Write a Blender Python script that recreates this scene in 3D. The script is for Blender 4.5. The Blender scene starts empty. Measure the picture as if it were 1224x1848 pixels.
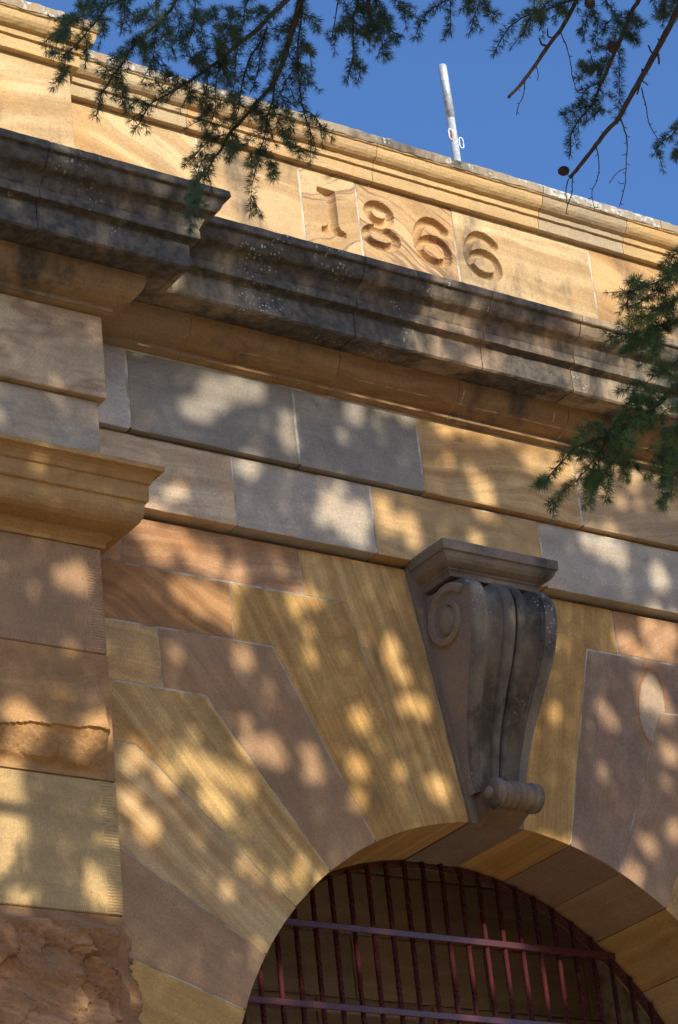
import bpy, bmesh, math, random
from mathutils import Vector, Matrix, noise
from mathutils.geometry import tessellate_polygon

S = bpy.context.scene
COL = S.collection
random.seed(11)

# ------------------------------------------------------------------ camera
cam = bpy.data.objects.new('camera', bpy.data.cameras.new('camera'))
COL.objects.link(cam)
cam.data.sensor_fit = 'VERTICAL'
cam.data.sensor_height = 24.0
cam.data.sensor_width = 24.0
cam.data.lens = 62.64
cam.data.clip_end = 1000
cam.matrix_world = Matrix(((0.82969, -0.17128, -0.53130, 0.0),
                           (-0.54947, -0.41849, -0.72315, -8.0),
                           (-0.09848, 0.89193, -0.44133, 1.6),
                           (0, 0, 0, 1)))
S.camera = cam

# ------------------------------------------------------------------ sun and sky
SUN_EL, SUN_AZ = math.radians(28.0), math.radians(4.0)      # azimuth from the wall's normal, towards +x
SUN = Vector((math.sin(SUN_AZ) * math.cos(SUN_EL), -math.cos(SUN_AZ) * math.cos(SUN_EL), math.sin(SUN_EL)))
world = bpy.data.worlds.new('World')
S.world = world
world.use_nodes = True
wn = world.node_tree
sky = wn.nodes.new('ShaderNodeTexSky')
sky.sky_type = 'NISHITA'
sky.sun_disc = False
sky.sun_elevation = SUN_EL
sky.sun_rotation = math.radians(176.0)
sky.air_density = 1.0
sky.dust_density = 3.0
sky.ozone_density = 10.0
wn.nodes['Background'].inputs['Strength'].default_value = 0.103
wn.links.new(sky.outputs[0], wn.nodes['Background'].inputs['Color'])
sun = bpy.data.objects.new('sun', bpy.data.lights.new('sun', 'SUN'))
sun.data.energy = 2.35
sun.data.angle = math.radians(0.53)
sun.data.color = (1.0, 0.92, 0.76)
sun.rotation_euler = SUN.to_track_quat('Z', 'Y').to_euler()
sun.location = (0, -20, 20)
COL.objects.link(sun)
S.view_settings.view_transform = 'Standard'
S.view_settings.look = 'None'
S.view_settings.gamma = 1
S.view_settings.exposure = 1.16
S.view_settings.use_curve_mapping = False

# ------------------------------------------------------------------ helpers
def link(name, bm, mat, parent=None, origin=None, **props):
    me = bpy.data.meshes.new(name)
    o = bpy.data.objects.new(name, me)
    if origin is not None:
        bmesh.ops.translate(bm, verts=bm.verts, vec=-Vector(origin))
        o.location = origin
    bm.normal_update()
    bm.to_mesh(me)
    bm.free()
    if mat:
        me.materials.append(mat)
    COL.objects.link(o)
    if parent:
        o.parent = parent
        pl = Vector((0, 0, 0))
        q = parent
        while q:
            pl += q.location
            q = q.parent
        o.location = Vector(origin or (0, 0, 0)) - pl
    for k, v in props.items():
        if k == 'color':
            o.color = (*v, 1)
        else:
            o[k] = v
    return o

def smooth(o):
    for p in o.data.polygons:
        p.use_smooth = True
    return o

def empty(name, loc, label, cat):
    o = bpy.data.objects.new(name, None)
    o.location = loc
    o['label'] = label
    o['category'] = cat
    COL.objects.link(o)
    return o

def box(bm, x0, x1, y0, y1, z0, z1):
    v = [bm.verts.new((x, y, z)) for x in (x0, x1) for y in (y0, y1) for z in (z0, z1)]
    for f in ((0, 1, 3, 2), (4, 6, 7, 5), (0, 4, 5, 1), (2, 3, 7, 6), (0, 2, 6, 4), (1, 5, 7, 3)):
        bm.faces.new([v[i] for i in f])

def inset_poly(P, d):
    n = len(P); out = []
    for i in range(n):
        a, b, c = Vector(P[i-1]), Vector(P[i]), Vector(P[(i+1) % n])
        e1, e2 = (b-a).normalized(), (c-b).normalized()
        n1, n2 = Vector((-e1.y, e1.x)), Vector((-e2.y, e2.x))
        m = n1 + n2
        k = d / max(0.35, (1 + n1.dot(n2)))
        out.append((b.x + m.x*k, b.y + m.y*k))
    return out

def area(P):
    return sum(P[i-1][0]*P[i][1] - P[i][0]*P[i-1][1] for i in range(len(P)))/2

def resample(P, step):
    out = []
    for i in range(len(P)):
        a, b = Vector(P[i]), Vector(P[(i+1) % len(P)])
        n = max(1, int((b-a).length/step))
        out += [tuple(a.lerp(b, k/n)) for k in range(n)]
    return out

def slab(P, y0, y1, gap=.004, ch=.0016, rough=.0020):
    """a dressed stone: polygon P in the wall plane (x,z), face at y0, back at y1, arrises slightly worn"""
    if area(P) < 0:
        P = P[::-1]
    P = inset_poly(P, gap/2)
    P = resample(P, .028)
    cx = sum(p[0] for p in P)/len(P); cz = sum(p[1] for p in P)/len(P)
    bm = bmesh.new()
    sd = random.random()*50
    Q = [(p[0] + rough*noise.noise((p[0]*14, sd, p[1]*14)), p[1] + rough*noise.noise((p[0]*14, sd+9, p[1]*14))) for p in P]
    chips = [max(0, noise.noise((p[0]*5.3+sd, 2.2, p[1]*5.3)) - .42)*.035 + max(0, noise.noise((p[0]*21+sd, 7.2, p[1]*21)) - .30)*.010 for p in Q]
    if len(Q) > 40 or gap > .003:
        I = [(p[0] + (i_[0]-p[0])*(1 + c/ch), p[1] + (i_[1]-p[1])*(1 + c/ch)) for p, i_, c in zip(Q, inset_poly(Q, ch), chips)]
    else: I = inset_poly(Q, ch)
    fr = [bm.verts.new((p[0], y0, p[1])) for p in I]
    ed = [bm.verts.new((p[0], y0 + ch*.8, p[1])) for p in Q]
    bk = [bm.verts.new((p[0], y1, p[1])) for p in Q]
    n = len(P)
    for f in bmesh.ops.triangle_fill(bm, use_beauty=True, edges=[bm.edges.new((fr[i-1], fr[i])) for i in range(n)])['geom']:
        pass
    for i in range(n):
        j = (i+1) % n
        bm.faces.new((fr[j], fr[i], ed[i], ed[j]))
        bm.faces.new((ed[j], ed[i], bk[i], bk[j]))
    bm.faces.new(bk[::-1])
    bmesh.ops.recalc_face_normals(bm, faces=bm.faces)
    return bm, (cx, y0, cz)

def sweep(prof, path, cap=True, jitter=0.0, seed=0.0):
    """prof: closed list of (s,z), s = projection; path: list of ((x,y),(dx,dy)) plan points with mitre offset"""
    bm = bmesh.new(); rows = []
    for k, ((x, y), d) in enumerate(path):
        row = []
        for i, (s, z) in enumerate(prof):
            ds = dz = 0
            px, py = x + d[0]*s, y + d[1]*s
            if jitter:
                q = (px*23 + i*3.1, py*23 + seed, i*7.7)
                ds = jitter*noise.noise(q) + jitter*.7*noise.noise((px*70+i, py*70, i*2.1))
                dz = jitter*noise.noise((q[0], q[1]+40, q[2])) + jitter*.7*noise.noise((px*70+i, py*70+9, i*2.1))
            row.append(bm.verts.new((x + d[0]*(s+ds), y + d[1]*(s+ds), z + dz)))
        rows.append(row)
    n = len(prof)
    for a, b in zip(rows, rows[1:]):
        for i in range(n):
            j = (i+1) % n
            bm.faces.new((a[i], a[j], b[j], b[i]))
    if cap:
        bm.faces.new(rows[0][::-1]); bm.faces.new(rows[-1])
    bmesh.ops.recalc_face_normals(bm, faces=bm.faces)
    return bm

def run(x0, x1, y, step=.03):
    n = max(1, int(abs(x1-x0)/step))
    return [((x0 + (x1-x0)*i/n, y), (0, -1)) for i in range(n+1)]

def arc(cx, cz, rx, rz, a0, a1, n):
    return [(cx + rx*math.cos(math.radians(a0+(a1-a0)*i/n)), cz + rz*math.sin(math.radians(a0+(a1-a0)*i/n))) for i in range(n+1)]

def tube(bm, pts, radii, seg=7):
    pts = [Vector(p) for p in pts]; rings = []
    up = Vector((.31, .2, .93))
    for i, p in enumerate(pts):
        t = (pts[min(i+1, len(pts)-1)] - pts[max(i-1, 0)]).normalized()
        a = t.cross(up)
        if a.length < .1: a = t.cross(Vector((1, 0, 0)))
        a.normalize(); b = t.cross(a)
        rings.append([bm.verts.new(p + (a*math.cos(k*2*math.pi/seg) + b*math.sin(k*2*math.pi/seg))*radii[i]) for k in range(seg)])
    for r, q in zip(rings, rings[1:]):
        for k in range(seg):
            bm.faces.new((r[k], r[(k+1) % seg], q[(k+1) % seg], q[k]))
    bm.faces.new(rings[0][::-1]); bm.faces.new(rings[-1])

def catmull(P, per=4):
    P = [Vector(p) for p in P]
    if len(P) < 3:
        return [P[0].lerp(P[-1], i/per) for i in range(per+1)]
    out = []
    for i in range(len(P)-1):
        a, b, c, d = P[max(i-1, 0)], P[i], P[i+1], P[min(i+2, len(P)-1)]
        for k in range(per):
            t = k/per
            out.append(.5*((2*b) + (c-a)*t + (2*a-5*b+4*c-d)*t*t + (3*b-a-3*c+d)*t**3))
    out.append(P[-1])
    return out

# ------------------------------------------------------------------ materials
class NT:
    def __init__(s, name):
        s.m = bpy.data.materials.new(name); s.m.use_nodes = True
        s.t = s.m.node_tree; s.b = s.t.nodes['Principled BSDF']
    def n(s, typ, ins=None, **kw):
        nd = s.t.nodes.new('ShaderNode' + typ)
        for k, v in kw.items(): setattr(nd, k, v)
        for k, v in (ins or {}).items():
            if isinstance(v, bpy.types.NodeSocket): s.t.links.new(v, nd.inputs[k])
            else: nd.inputs[k].default_value = v
        return nd
    def math(s, op, a, b=0.0, c=0.0, clamp=False):
        return s.n('Math', {0: a, 1: b, 2: c}, operation=op, use_clamp=clamp).outputs[0]
    def vmath(s, op, a, b=(0, 0, 0)):
        return s.n('VectorMath', {0: a, 1: b}, operation=op).outputs[0]
    def mix(s, f, a, b, mode='MIX'):
        nd = s.n('Mix', data_type='RGBA', blend_type=mode)
        for i, v in ((0, f), (6, a), (7, b)):
            if isinstance(v, bpy.types.NodeSocket): s.t.links.new(v, nd.inputs[i])
            else: nd.inputs[i].default_value = v if not isinstance(v, tuple) or len(v) == 4 else (*v, 1)
        return nd.outputs[2]
    def noise(s, vec, scale, detail=3, rough=.55, dist=0.0):
        return s.n('TexNoise', {'Vector': vec, 'Scale': scale, 'Detail': detail, 'Roughness': rough, 'Distortion': dist}).outputs[0]
    def ramp(s, f, a, b):
        return s.n('MapRange', {0: f, 1: a, 2: b}, interpolation_type='SMOOTHSTEP').outputs[0]
    def attr(s, name):
        return s.n('Attribute', attribute_type='OBJECT', attribute_name=name).outputs['Fac']
    def out(s, col, rough=.85, bump=None, strength=.5, dist=.002):
        if isinstance(col, tuple): s.b.inputs['Base Color'].default_value = (*col, 1)
        else: s.t.links.new(col, s.b.inputs['Base Color'])
        if isinstance(rough, float): s.b.inputs['Roughness'].default_value = rough
        else: s.t.links.new(rough, s.b.inputs['Roughness'])
        if bump is not None:
            bp = s.n('Bump', {'Height': bump, 'Strength': strength, 'Distance': dist})
            s.t.links.new(bp.outputs[0], s.b.inputs['Normal'])
        return s.m

def stone_material():
    """sandstone: object colour, bedding bands (angle, spacing, warp), iron stains, knots, grime, lichen, tooling - all read from the stone's own properties"""
    k = NT('sandstone')
    info = k.n('ObjectInfo')
    base = info.outputs['Color']; rnd = info.outputs['Random']
    P = k.n('TexCoord').outputs['Object']
    off = k.n('CombineXYZ', {0: k.math('MULTIPLY', rnd, 37.0), 1: k.math('MULTIPLY', rnd, 91.0), 2: k.math('MULTIPLY', rnd, 53.0)}).outputs[0]
    R = k.n('VectorRotate', {'Vector': P, 'Axis': (0, 1, 0), 'Angle': k.attr('ang')}, rotation_type='AXIS_ANGLE').outputs[0]
    PO = k.vmath('ADD', P, off)
    sx = k.n('SeparateXYZ', {0: R})
    warp = k.math('SUBTRACT', k.noise(PO, 2.2, 1.0, .4), .5)
    warp2 = k.math('SUBTRACT', k.noise(PO, 11.0, 2.0, .5), .5)
    w = k.math('ADD', k.math('MULTIPLY', warp, k.math('MULTIPLY', k.attr('warp'), .55)), k.math('MULTIPLY', warp2, k.math('MULTIPLY', k.attr('warp'), .05)))
    # knot: elliptical bedding round a point
    kx = k.math('SUBTRACT', sx.outputs[0], k.attr('kx')); kz = k.math('SUBTRACT', sx.outputs[2], k.attr('kz'))
    el = k.math('SQRT', k.math('ADD', k.math('POWER', k.math('MULTIPLY', kx, .42), 2.0), k.math('POWER', kz, 2.0)))
    lin = sx.outputs[2]
    kn = k.math('MULTIPLY', k.attr('knot'), k.ramp(el, .16, .05))
    acr = k.math('ADD', k.math('ADD', k.math('MULTIPLY', lin, k.math('SUBTRACT', 1.0, kn)), k.math('MULTIPLY', el, kn)), w)
    bs = k.attr('bscale')
    bv = k.n('CombineXYZ', {0: k.math('MULTIPLY', sx.outputs[0], 0.7), 1: k.math('MULTIPLY', rnd, 77.0), 2: k.math('MULTIPLY', acr, bs)}).outputs[0]
    band = k.noise(bv, 1.0, 4.0, .62)
    bv2 = k.n('CombineXYZ', {0: k.math('MULTIPLY', sx.outputs[0], 2.0), 1: k.math('MULTIPLY', rnd, 17.0), 2: k.math('MULTIPLY', acr, k.math('MULTIPLY', bs, 5.0))}).outputs[0]
    fine = k.noise(bv2, 1.0, 3.0, .6)
    bc = k.ramp(band, .34, .66)
    amt = k.math('MULTIPLY', k.attr('band'), 1.0)
    dark = k.mix(1.0, base, (.74, .64, .54), 'MULTIPLY')
    light = k.mix(1.0, base, (1.14, 1.13, 1.14), 'MULTIPLY')
    c = k.mix(bc, dark, light)
    c = k.mix(amt, base, c)
    # one ringed iron stain, where a stone has it
    rg = k.attr('ring'); has = k.math('GREATER_THAN', rg, .001)
    elw = k.math('ADD', el, k.math('MULTIPLY', warp2, .02))
    rin = k.math('MULTIPLY', has, k.ramp(elw, rg, k.math('SUBTRACT', rg, .012)))
    c = k.mix(k.math('MULTIPLY', rin, .55), c, (.50, .40, .27))
    rou = k.math('MULTIPLY', has, k.math('SUBTRACT', 1.0, k.math('MULTIPLY', k.math('ABSOLUTE', k.math('SUBTRACT', elw, rg)), 170.0), clamp=True))
    c = k.mix(k.math('MULTIPLY', rou, .8), c, (.17, .075, .035))
    rha = k.math('MULTIPLY', has, k.math('MULTIPLY', k.ramp(elw, k.math('ADD', rg, .035), rg), k.math('SUBTRACT', 1.0, rin)))
    c = k.mix(k.math('MULTIPLY', rha, .55), c, (.36, .17, .06))
    # thin iron veins
    vein = k.math('SUBTRACT', 1.0, k.math('MULTIPLY', k.math('ABSOLUTE', k.math('SUBTRACT', band, .52)), 26.0), clamp=True)
    vein = k.math('MULTIPLY', vein, k.attr('rust'), clamp=True)
    c = k.mix(vein, c, (.20, .10, .055))
    halo = k.math('MULTIPLY', k.ramp(band, .56, .72), k.attr('rust'), clamp=True)
    c = k.mix(k.math('MULTIPLY', halo, .55), c, (.46, .215, .07))
    c = k.mix(k.math('MULTIPLY', k.math('SUBTRACT', fine, .5), k.math('MULTIPLY', amt, .8)), c, k.mix(1.0, base, (.45, .36, .28), 'MULTIPLY'))
    # broad blotches and grain
    blo = k.noise(PO, 4.5, 4.0, .6)
    c = k.mix(k.math('MULTIPLY', k.ramp(blo, .42, .72), .50), c, k.mix(1.0, c, (.70, .70, .74), 'MULTIPLY'))
    warm = k.noise(k.vmath('ADD', PO, (9, 3, 5)), 2.6, 3.0, .6)
    c = k.mix(k.math('MULTIPLY', k.ramp(warm, .5, .72), .38), c, k.mix(1.0, c, (1.22, .95, .62), 'MULTIPLY'))
    gr = k.noise(PO, 230.0, 3.0, .7)
    c = k.mix(1.0, c, k.n('MapRange', {0: gr, 1: .25, 2: .75, 3: .74, 4: 1.24}).outputs[0], 'MULTIPLY')
    gr2 = k.noise(PO, 85.0, 3.0, .65)
    c = k.mix(1.0, c, k.n('MapRange', {0: gr2, 1: .3, 2: .7, 3: .87, 4: 1.12}).outputs[0], 'MULTIPLY')
    st = k.n('CombineXYZ', {0: k.math('MULTIPLY', sx.outputs[0], 24.0), 1: 0.0, 2: k.math('MULTIPLY', sx.outputs[2], 210.0)}).outputs[0]
    streak = k.noise(k.vmath('ADD', st, off), 1.0, 2.0, .6)
    c = k.mix(k.math('MULTIPLY', k.ramp(streak, .56, .74), .30), c, k.mix(1.0, c, (.60, .57, .55), 'MULTIPLY'))
    # pits
    vo = k.n('TexVoronoi', {'Vector': PO, 'Scale': 40.0, 'Randomness': 1.0})
    pit = k.math('MULTIPLY', k.ramp(vo.outputs['Distance'], .11, .04), k.ramp(k.noise(PO, 5.0, 2.0), .46, .60))
    c = k.mix(k.math('MULTIPLY', pit, .7), c, (.05, .03, .018))
    # grime, in streaks and patches
    W = k.n('NewGeometry').outputs['Position']
    wz = k.n('VectorMath', {0: W, 1: (1.0, 1.0, .45)}, operation='MULTIPLY').outputs[0]
    gm = k.math('ADD', k.math('MULTIPLY', k.noise(wz, 5.5, 5.0, .62), .75), k.math('MULTIPLY', k.noise(k.vmath('ADD', W, (4, 4, 4)), 1.6, 2.0, .5), .45))
    sa = k.attr('stain')
    thr = k.math('SUBTRACT', 1.02, k.math('MULTIPLY', sa, .80))
    gmask = k.math('MULTIPLY', k.ramp(k.math('SUBTRACT', gm, thr), -.10, .14), k.math('MINIMUM', k.math('MULTIPLY', sa, 3.0), .93))
    grime = k.mix(k.ramp(k.noise(W, 26.0, 4.0, .65), .3, .7), (.020, .019, .0175), (.095, .086, .070))
    c = k.mix(gmask, c, grime)
    # lichen: small pale rosettes and larger crusts
    li = k.attr('lichen')
    v2 = k.n('TexVoronoi', {'Vector': W, 'Scale': 62.0, 'Randomness': 1.0})
    sel = k.ramp(k.noise(W, 4.5, 3.0, .6), k.math('SUBTRACT', .74, k.math('MULTIPLY', li, .30)), k.math('SUBTRACT', .84, k.math('MULTIPLY', li, .30)))
    dd = k.math('ADD', v2.outputs['Distance'], k.math('MULTIPLY', k.math('SUBTRACT', k.noise(W, 180.0, 2.0), .5), .3))
    lm = k.math('MULTIPLY', k.ramp(dd, .40, .24), sel)
    lm = k.math('MULTIPLY', lm, k.ramp(k.n('SeparateColor', {0: v2.outputs['Color']}).outputs[0], .35, .55))
    c = k.mix(k.math('MULTIPLY', lm, k.math('MINIMUM', k.math('MULTIPLY', li, 4.0), .85)), c, (.40, .41, .37))
    cr = k.attr('crust')
    crm = k.ramp(k.math('ADD', k.noise(W, 17.0, 6.0, .68), k.math('MULTIPLY', k.math('SUBTRACT', k.noise(W, 3.0, 2.0), .5), .5)), k.math('SUBTRACT', .80, k.math('MULTIPLY', cr, .36)), k.math('SUBTRACT', .86, k.math('MULTIPLY', cr, .36)))
    crc = k.mix(k.ramp(k.noise(W, 38.0, 4.0, .7), .40, .60), (.20, .195, .165), (.56, .55, .49))
    c = k.mix(k.math('MULTIPLY', crm, k.math('MINIMUM', k.math('MULTIPLY', cr, 5.0), .92)), c, crc)
    c = k.mix(1.0, c, (1.02, .985, .97), 'MULTIPLY')
    # relief
    h = k.math('ADD', k.math('MULTIPLY', gr, .35), k.math('MULTIPLY', k.noise(PO, 60.0, 4.0, .6), .55))
    h = k.math('ADD', h, k.math('MULTIPLY', k.noise(PO, 14.0, 3.0, .5), 1.1))
    h = k.math('ADD', h, k.math('MULTIPLY', streak, .35))
    h = k.math('SUBTRACT', h, k.math('MULTIPLY', pit, 2.0))
    h = k.math('ADD', h, k.math('MULTIPLY', lm, .8))
    tl = k.attr('tool')                         # fine upright chisel lines
    po = k.n('SeparateXYZ', {0: P})
    jit = k.math('MULTIPLY', k.noise(P, 25.0, 2.0), .006)
    lines = k.math('SINE', k.math('MULTIPLY', k.math('ADD', po.outputs[0], jit), 820.0))
    marg = k.math('GREATER_THAN', po.outputs[0], k.attr('margin'))
    hl = k.math('SINE', k.math('MULTIPLY', k.math('ADD', po.outputs[2], jit), 560.0))
    tb = k.math('ADD', k.math('MULTIPLY', lines, k.math('SUBTRACT', 1.0, marg)), k.math('MULTIPLY', hl, k.math('MULTIPLY', marg, 1.8)))
    h = k.math('ADD', h, k.math('MULTIPLY', tb, k.math('MULTIPLY', tl, .55)))
    return k.out(c, .88, h, .75, .0022)
STONE = stone_material()

def mortar_material(name='lime_mortar', f=1.0):
    k = NT(name)
    P = k.n('TexCoord').outputs['Object']
    c = k.mix(k.ramp(k.noise(P, 7.0, 4.0, .6), .38, .62), (.30*f, .22*f, .13*f), (.66*f, .60*f, .50*f))
    c = k.mix(k.math('MULTIPLY', k.noise(P, 120.0, 2.0), .4), c, (.35, .30, .22))
    return k.out(c, .9, k.noise(P, 150.0, 4.0), .6, .003)
MORTAR = mortar_material()
MORTAR2 = mortar_material('weathered_lime_mortar', .75)

def bark_material():
    k = NT('cedar_bark')
    P = k.n('TexCoord').outputs['Object']
    n = k.noise(P, 160.0, 4.0, .7)
    c = k.mix(n, (.035, .022, .015), (.115, .078, .052))
    c = k.mix(k.math('MULTIPLY', k.ramp(k.noise(P, 40.0), .5, .7), .4), c, (.14, .12, .10))
    return k.out(c, .85, n, .8, .004)
BARK = bark_material()

def needle_material(name='cedar_needles', c0=(.020, .052, .026), c1=(.075, .125, .036)):
    k = NT(name)
    P = k.n('TexCoord').outputs['Object']
    n = k.noise(P, 26.0, 3.0, .6)
    c = k.mix(k.ramp(n, .35, .65), c0, c1)
    k.b.inputs['Specular IOR Level'].default_value = .4
    return k.out(c, .5)
NEEDLE = needle_material()
NEEDLE2 = needle_material('bright_green_needles', (.028, .072, .022), (.12, .19, .04))  # brighter, yellower green, used for the right-hand bough alone

def iron_material():
    k = NT('maroon_painted_iron')
    P = k.n('TexCoord').outputs['Object']
    n = k.noise(P, 70.0, 4.0, .7)
    c = k.mix(k.math('MULTIPLY', k.ramp(n, .45, .75), .6), (.080, .019, .021), (.046, .013, .012))
    return k.out(c, k.n('MapRange', {0: n, 3: .17, 4: .36}).outputs[0], n, .2, .0015)
IRON = iron_material()

def steel_material():
    k = NT('galvanised_steel')
    P = k.n('TexCoord').outputs['Object']
    v = k.n('TexVoronoi', {'Vector': P, 'Scale': 70.0})
    c = k.mix(k.n('SeparateColor', {0: v.outputs['Color']}).outputs[0], (.42, .44, .45), (.60, .61, .61))
    c = k.mix(k.ramp(k.noise(P, 14.0, 4.0, .7), .50, .72), c, (.30, .31, .31))
    k.b.inputs['Metallic'].default_value = .35
    return k.out(c, .50, k.noise(P, 90.0), .1, .001)
STEEL = steel_material()
k_ = NT('white_wire'); WIRE = k_.out((.78, .77, .74), .5)
k_ = NT('orange_rubber'); ORANGE = k_.out((.62, .20, .05), .6)

def cone_material():
    k = NT('cedar_cone_scales')
    P = k.n('TexCoord').outputs['Object']
    return k.out(k.mix(k.noise(P, 90.0, 3.0), (.025, .016, .011), (.075, .046, .028)), .8, k.noise(P, 200.0), .5, .003)
CONE = cone_material()

def ground_material():
    k = NT('dry_grass_and_gravel')
    P = k.n('TexCoord').outputs['Object']
    n = k.noise(P, .35, 6.0, .65)
    c = k.mix(k.ramp(n, .46, .60), (.44, .30, .16), (.38, .27, .13))
    c = k.mix(k.math('MULTIPLY', k.noise(P, 22.0, 3.0), .5), c, (.46, .32, .17))
    return k.out(c, .95, k.noise(P, 30.0, 5.0), .8, .03)
GROUND = ground_material()

# ------------------------------------------------------------------ ground
bm = bmesh.new()
N = 24
gv = [[bm.verts.new((-400 + 800*i/N, -400 + 800*j/N, 0)) for j in range(N+1)] for i in range(N+1)]
for i in range(N):
    for j in range(N):
        bm.faces.new((gv[i][j], gv[i+1][j], gv[i+1][j+1], gv[i][j+1]))
link('ground', bm, GROUND, kind='structure')
k_ = NT('dark_strip_surface'); P_ = k_.n('TexCoord').outputs['Object']
DARK_STRIP = k_.out(k_.mix(k_.noise(P_, 40.0, 4.0), (.035, .033, .030), (.085, .078, .068)), .9, k_.noise(P_, 90.0), .6, .006)
bm = bmesh.new()
v = [bm.verts.new(p) for p in ((-30, -2.2, .004), (40, -2.2, .004), (40, 8, .004), (-30, 8, .004))]
bm.faces.new(v)
link('added_dark_strip', bm, DARK_STRIP, kind='structure')  # unseen dark strip, added to cut the light bounced up onto the soffits

# ------------------------------------------------------------------ stone colours
GOLD, PALE, CREAM = (.52, .325, .105), (.55, .37, .165), (.50, .385, .22)
GREY, DGREY, MAUVE = (.38, .315, .215), (.20, .175, .13), (.39, .245, .13)
PINK, BROWN, ORANGE_ST = (.46, .275, .14), (.40, .225, .09), (.58, .43, .22)
BUFF, RED = (.52, .37, .185), (.27, .155, .085)

D = dict(band=.5, ang=0.0, bscale=16.0, warp=.25, rust=.06, knot=0.0, kx=0.0, kz=0.0, stain=.27, lichen=0.0, crust=0.0, ring=0.0, tool=0.0, margin=9.0)
def props(color, **kw):
    p = dict(D); p.update(kw); p['color'] = color
    p['ang'] = -math.radians(p['ang'])
    return p

gate_house = empty('stone_gatehouse', (6.559, .3, 0), 'weathered golden sandstone gatehouse front carved 1866 above its round arch', 'building')

AX, AZ, AR = 6.559, 3.814, 1.401
WALL_Y, F2_Y, F1_Y, PAR_Y = .075, .026, 0.0, .043
XL, XR = 1.6, 10.6
PX0, PX1 = 3.53, 4.694         # left pilaster (at its frieze)

# -------- arch wall : mortar core with the arched opening
P = [(XL, 0), (AX-AR-.012, 0)] + [(AX + (AR+.012)*math.cos(math.pi*(1-i/48)), AZ + (AR+.012)*math.sin(math.pi*(1-i/48))) for i in range(49)] + [(AX+AR+.012, 0), (XR, 0), (XR, 6.31), (XL, 6.31)]
def prism(P, y0, y1):
    bm = bmesh.new()
    a = [bm.verts.new((p[0], y0, p[1])) for p in P]; b = [bm.verts.new((p[0], y1, p[1])) for p in P]
    n = len(P)
    tris = tessellate_polygon([[Vector((p[0], p[1], 0)) for p in P]])
    for t in tris:
        try: bm.faces.new([a[i] for i in t]); bm.faces.new([b[i] for i in t][::-1])
        except ValueError: pass
    for i in range(n):
        j = (i+1) % n
        bm.faces.new((a[j], a[i], b[i], b[j]))
    bmesh.ops.recalc_face_normals(bm, faces=bm.faces)
    return bm
arch_wall = link('arch_wall', prism(P, WALL_Y+.0014, .62), MORTAR2, gate_house)

def arcpts(p, q):
    """intrados points between two angles given by end points, along the arch circle"""
    a0 = math.atan2(p[1]-AZ, p[0]-AX); a1 = math.atan2(q[1]-AZ, q[0]-AX)
    n = 10
    return [(AX + AR*math.cos(a0+(a1-a0)*i/n), AZ + AR*math.sin(a0+(a1-a0)*i/n)) for i in range(n+1)]

def voussoir(P, y1=.615, **kw):
    gap = kw.pop('gap', .0052)
    bm, o = slab(P, WALL_Y + random.uniform(-.0005, .0005), y1, gap, .0016)
    return link('voussoir', bm, STONE, arch_wall, o, **props(**kw))

def wstone(P, name='wall_stone', par=None, y=WALL_Y, depth=.12, gap=.006, **kw):
    bm, o = slab(P, y + random.uniform(-.0005, .0005), y + depth, gap, .0018)
    return link(name, bm, STONE, par or arch_wall, o, **props(**kw))

A5L = 4.66
B5 = 6.318
# intrados joints, left to right
i0, i1, i2, i3, i4 = (5.260, 4.344), (5.375, 4.563), (5.525, 4.766), (5.704, 4.925), (5.937, 5.069)
i5, i6, i7, i8, i9 = (6.179, 5.163), (6.414, 5.207), (6.686, 5.209), (6.930, 5.164), (7.180, 5.075)
i10 = (7.400, 4.940)
wstone([(A5L, 6.104), (4.861, 6.104), (4.863, B5), (A5L, B5)], color=PINK, band=.5, rust=.1, gap=.01)
wstone([(4.863, 6.104), (5.709, 6.106), (5.711, B5), (4.865, B5)], color=PINK, band=.95, bscale=20, warp=.5, rust=.12)
wstone([(A5L, 5.850), (5.353, 5.852), (5.357, 6.102), (A5L, 6.102)], color=BROWN, band=1.0, ang=24, bscale=17, warp=.55, rust=.25)
wstone([(A5L, 5.594), (5.009, 5.594), (5.004, 5.848), (A5L, 5.848)], color=PALE, band=.6, bscale=16)
voussoir([(5.009, 5.594), (5.200, 5.592)] + arcpts(i3, i4) + [(5.533, 5.850), (5.004, 5.848)], color=MAUVE, band=.35, ang=58, bscale=12, warp=.07)
voussoir([(5.353, 5.852), (5.533, 5.850)] + arcpts(i4, i5) + [(5.916, 6.106), (5.357, 6.102)], color=GOLD, band=.9, ang=66, bscale=22, warp=.05)
voussoir([(5.709, 6.106), (5.916, 6.106)] + arcpts(i5, i6) + [(6.236, B5), (5.711, B5)], color=(.56, .365, .135), band=.9, ang=74, bscale=24, warp=.05)
voussoir(arcpts(i7, i8) + [(7.185, 6.098), (7.359, 6.100), (7.365, B5), (6.868, B5)], color=GOLD, band=.85, ang=-78, bscale=26, warp=.05)
o = voussoir(arcpts(i8, i9) + [(7.553, 5.855), (8.12, 5.855), (8.12, 6.100), (7.185, 6.098)], color=(.31, .21, .135), band=.3, ang=-80, bscale=14, warp=.2, rust=.15, ring=.078)
ox, oz = 7.51 - o.location.x, 5.87 - o.location.z
th = math.radians(80); o['kx'] = ox*math.cos(th) + oz*math.sin(th); o['kz'] = -ox*math.sin(th) + oz*math.cos(th)
o['label'] = 'mauve grey voussoir with a large ringed iron stain'
voussoir(arcpts(i9, i10) + [(7.505, 5.114), (7.95, 5.62), (7.95, 5.853), (7.553, 5.853)], color=(.38, .245, .14), band=.3, ang=-55, bscale=14, rust=.1)
wstone([(7.359, 6.102), (8.0, 6.102), (8.0, B5), (7.365, B5)], color=PINK, band=.7, ang=-35, bscale=14, warp=.4, rust=.15)
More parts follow.
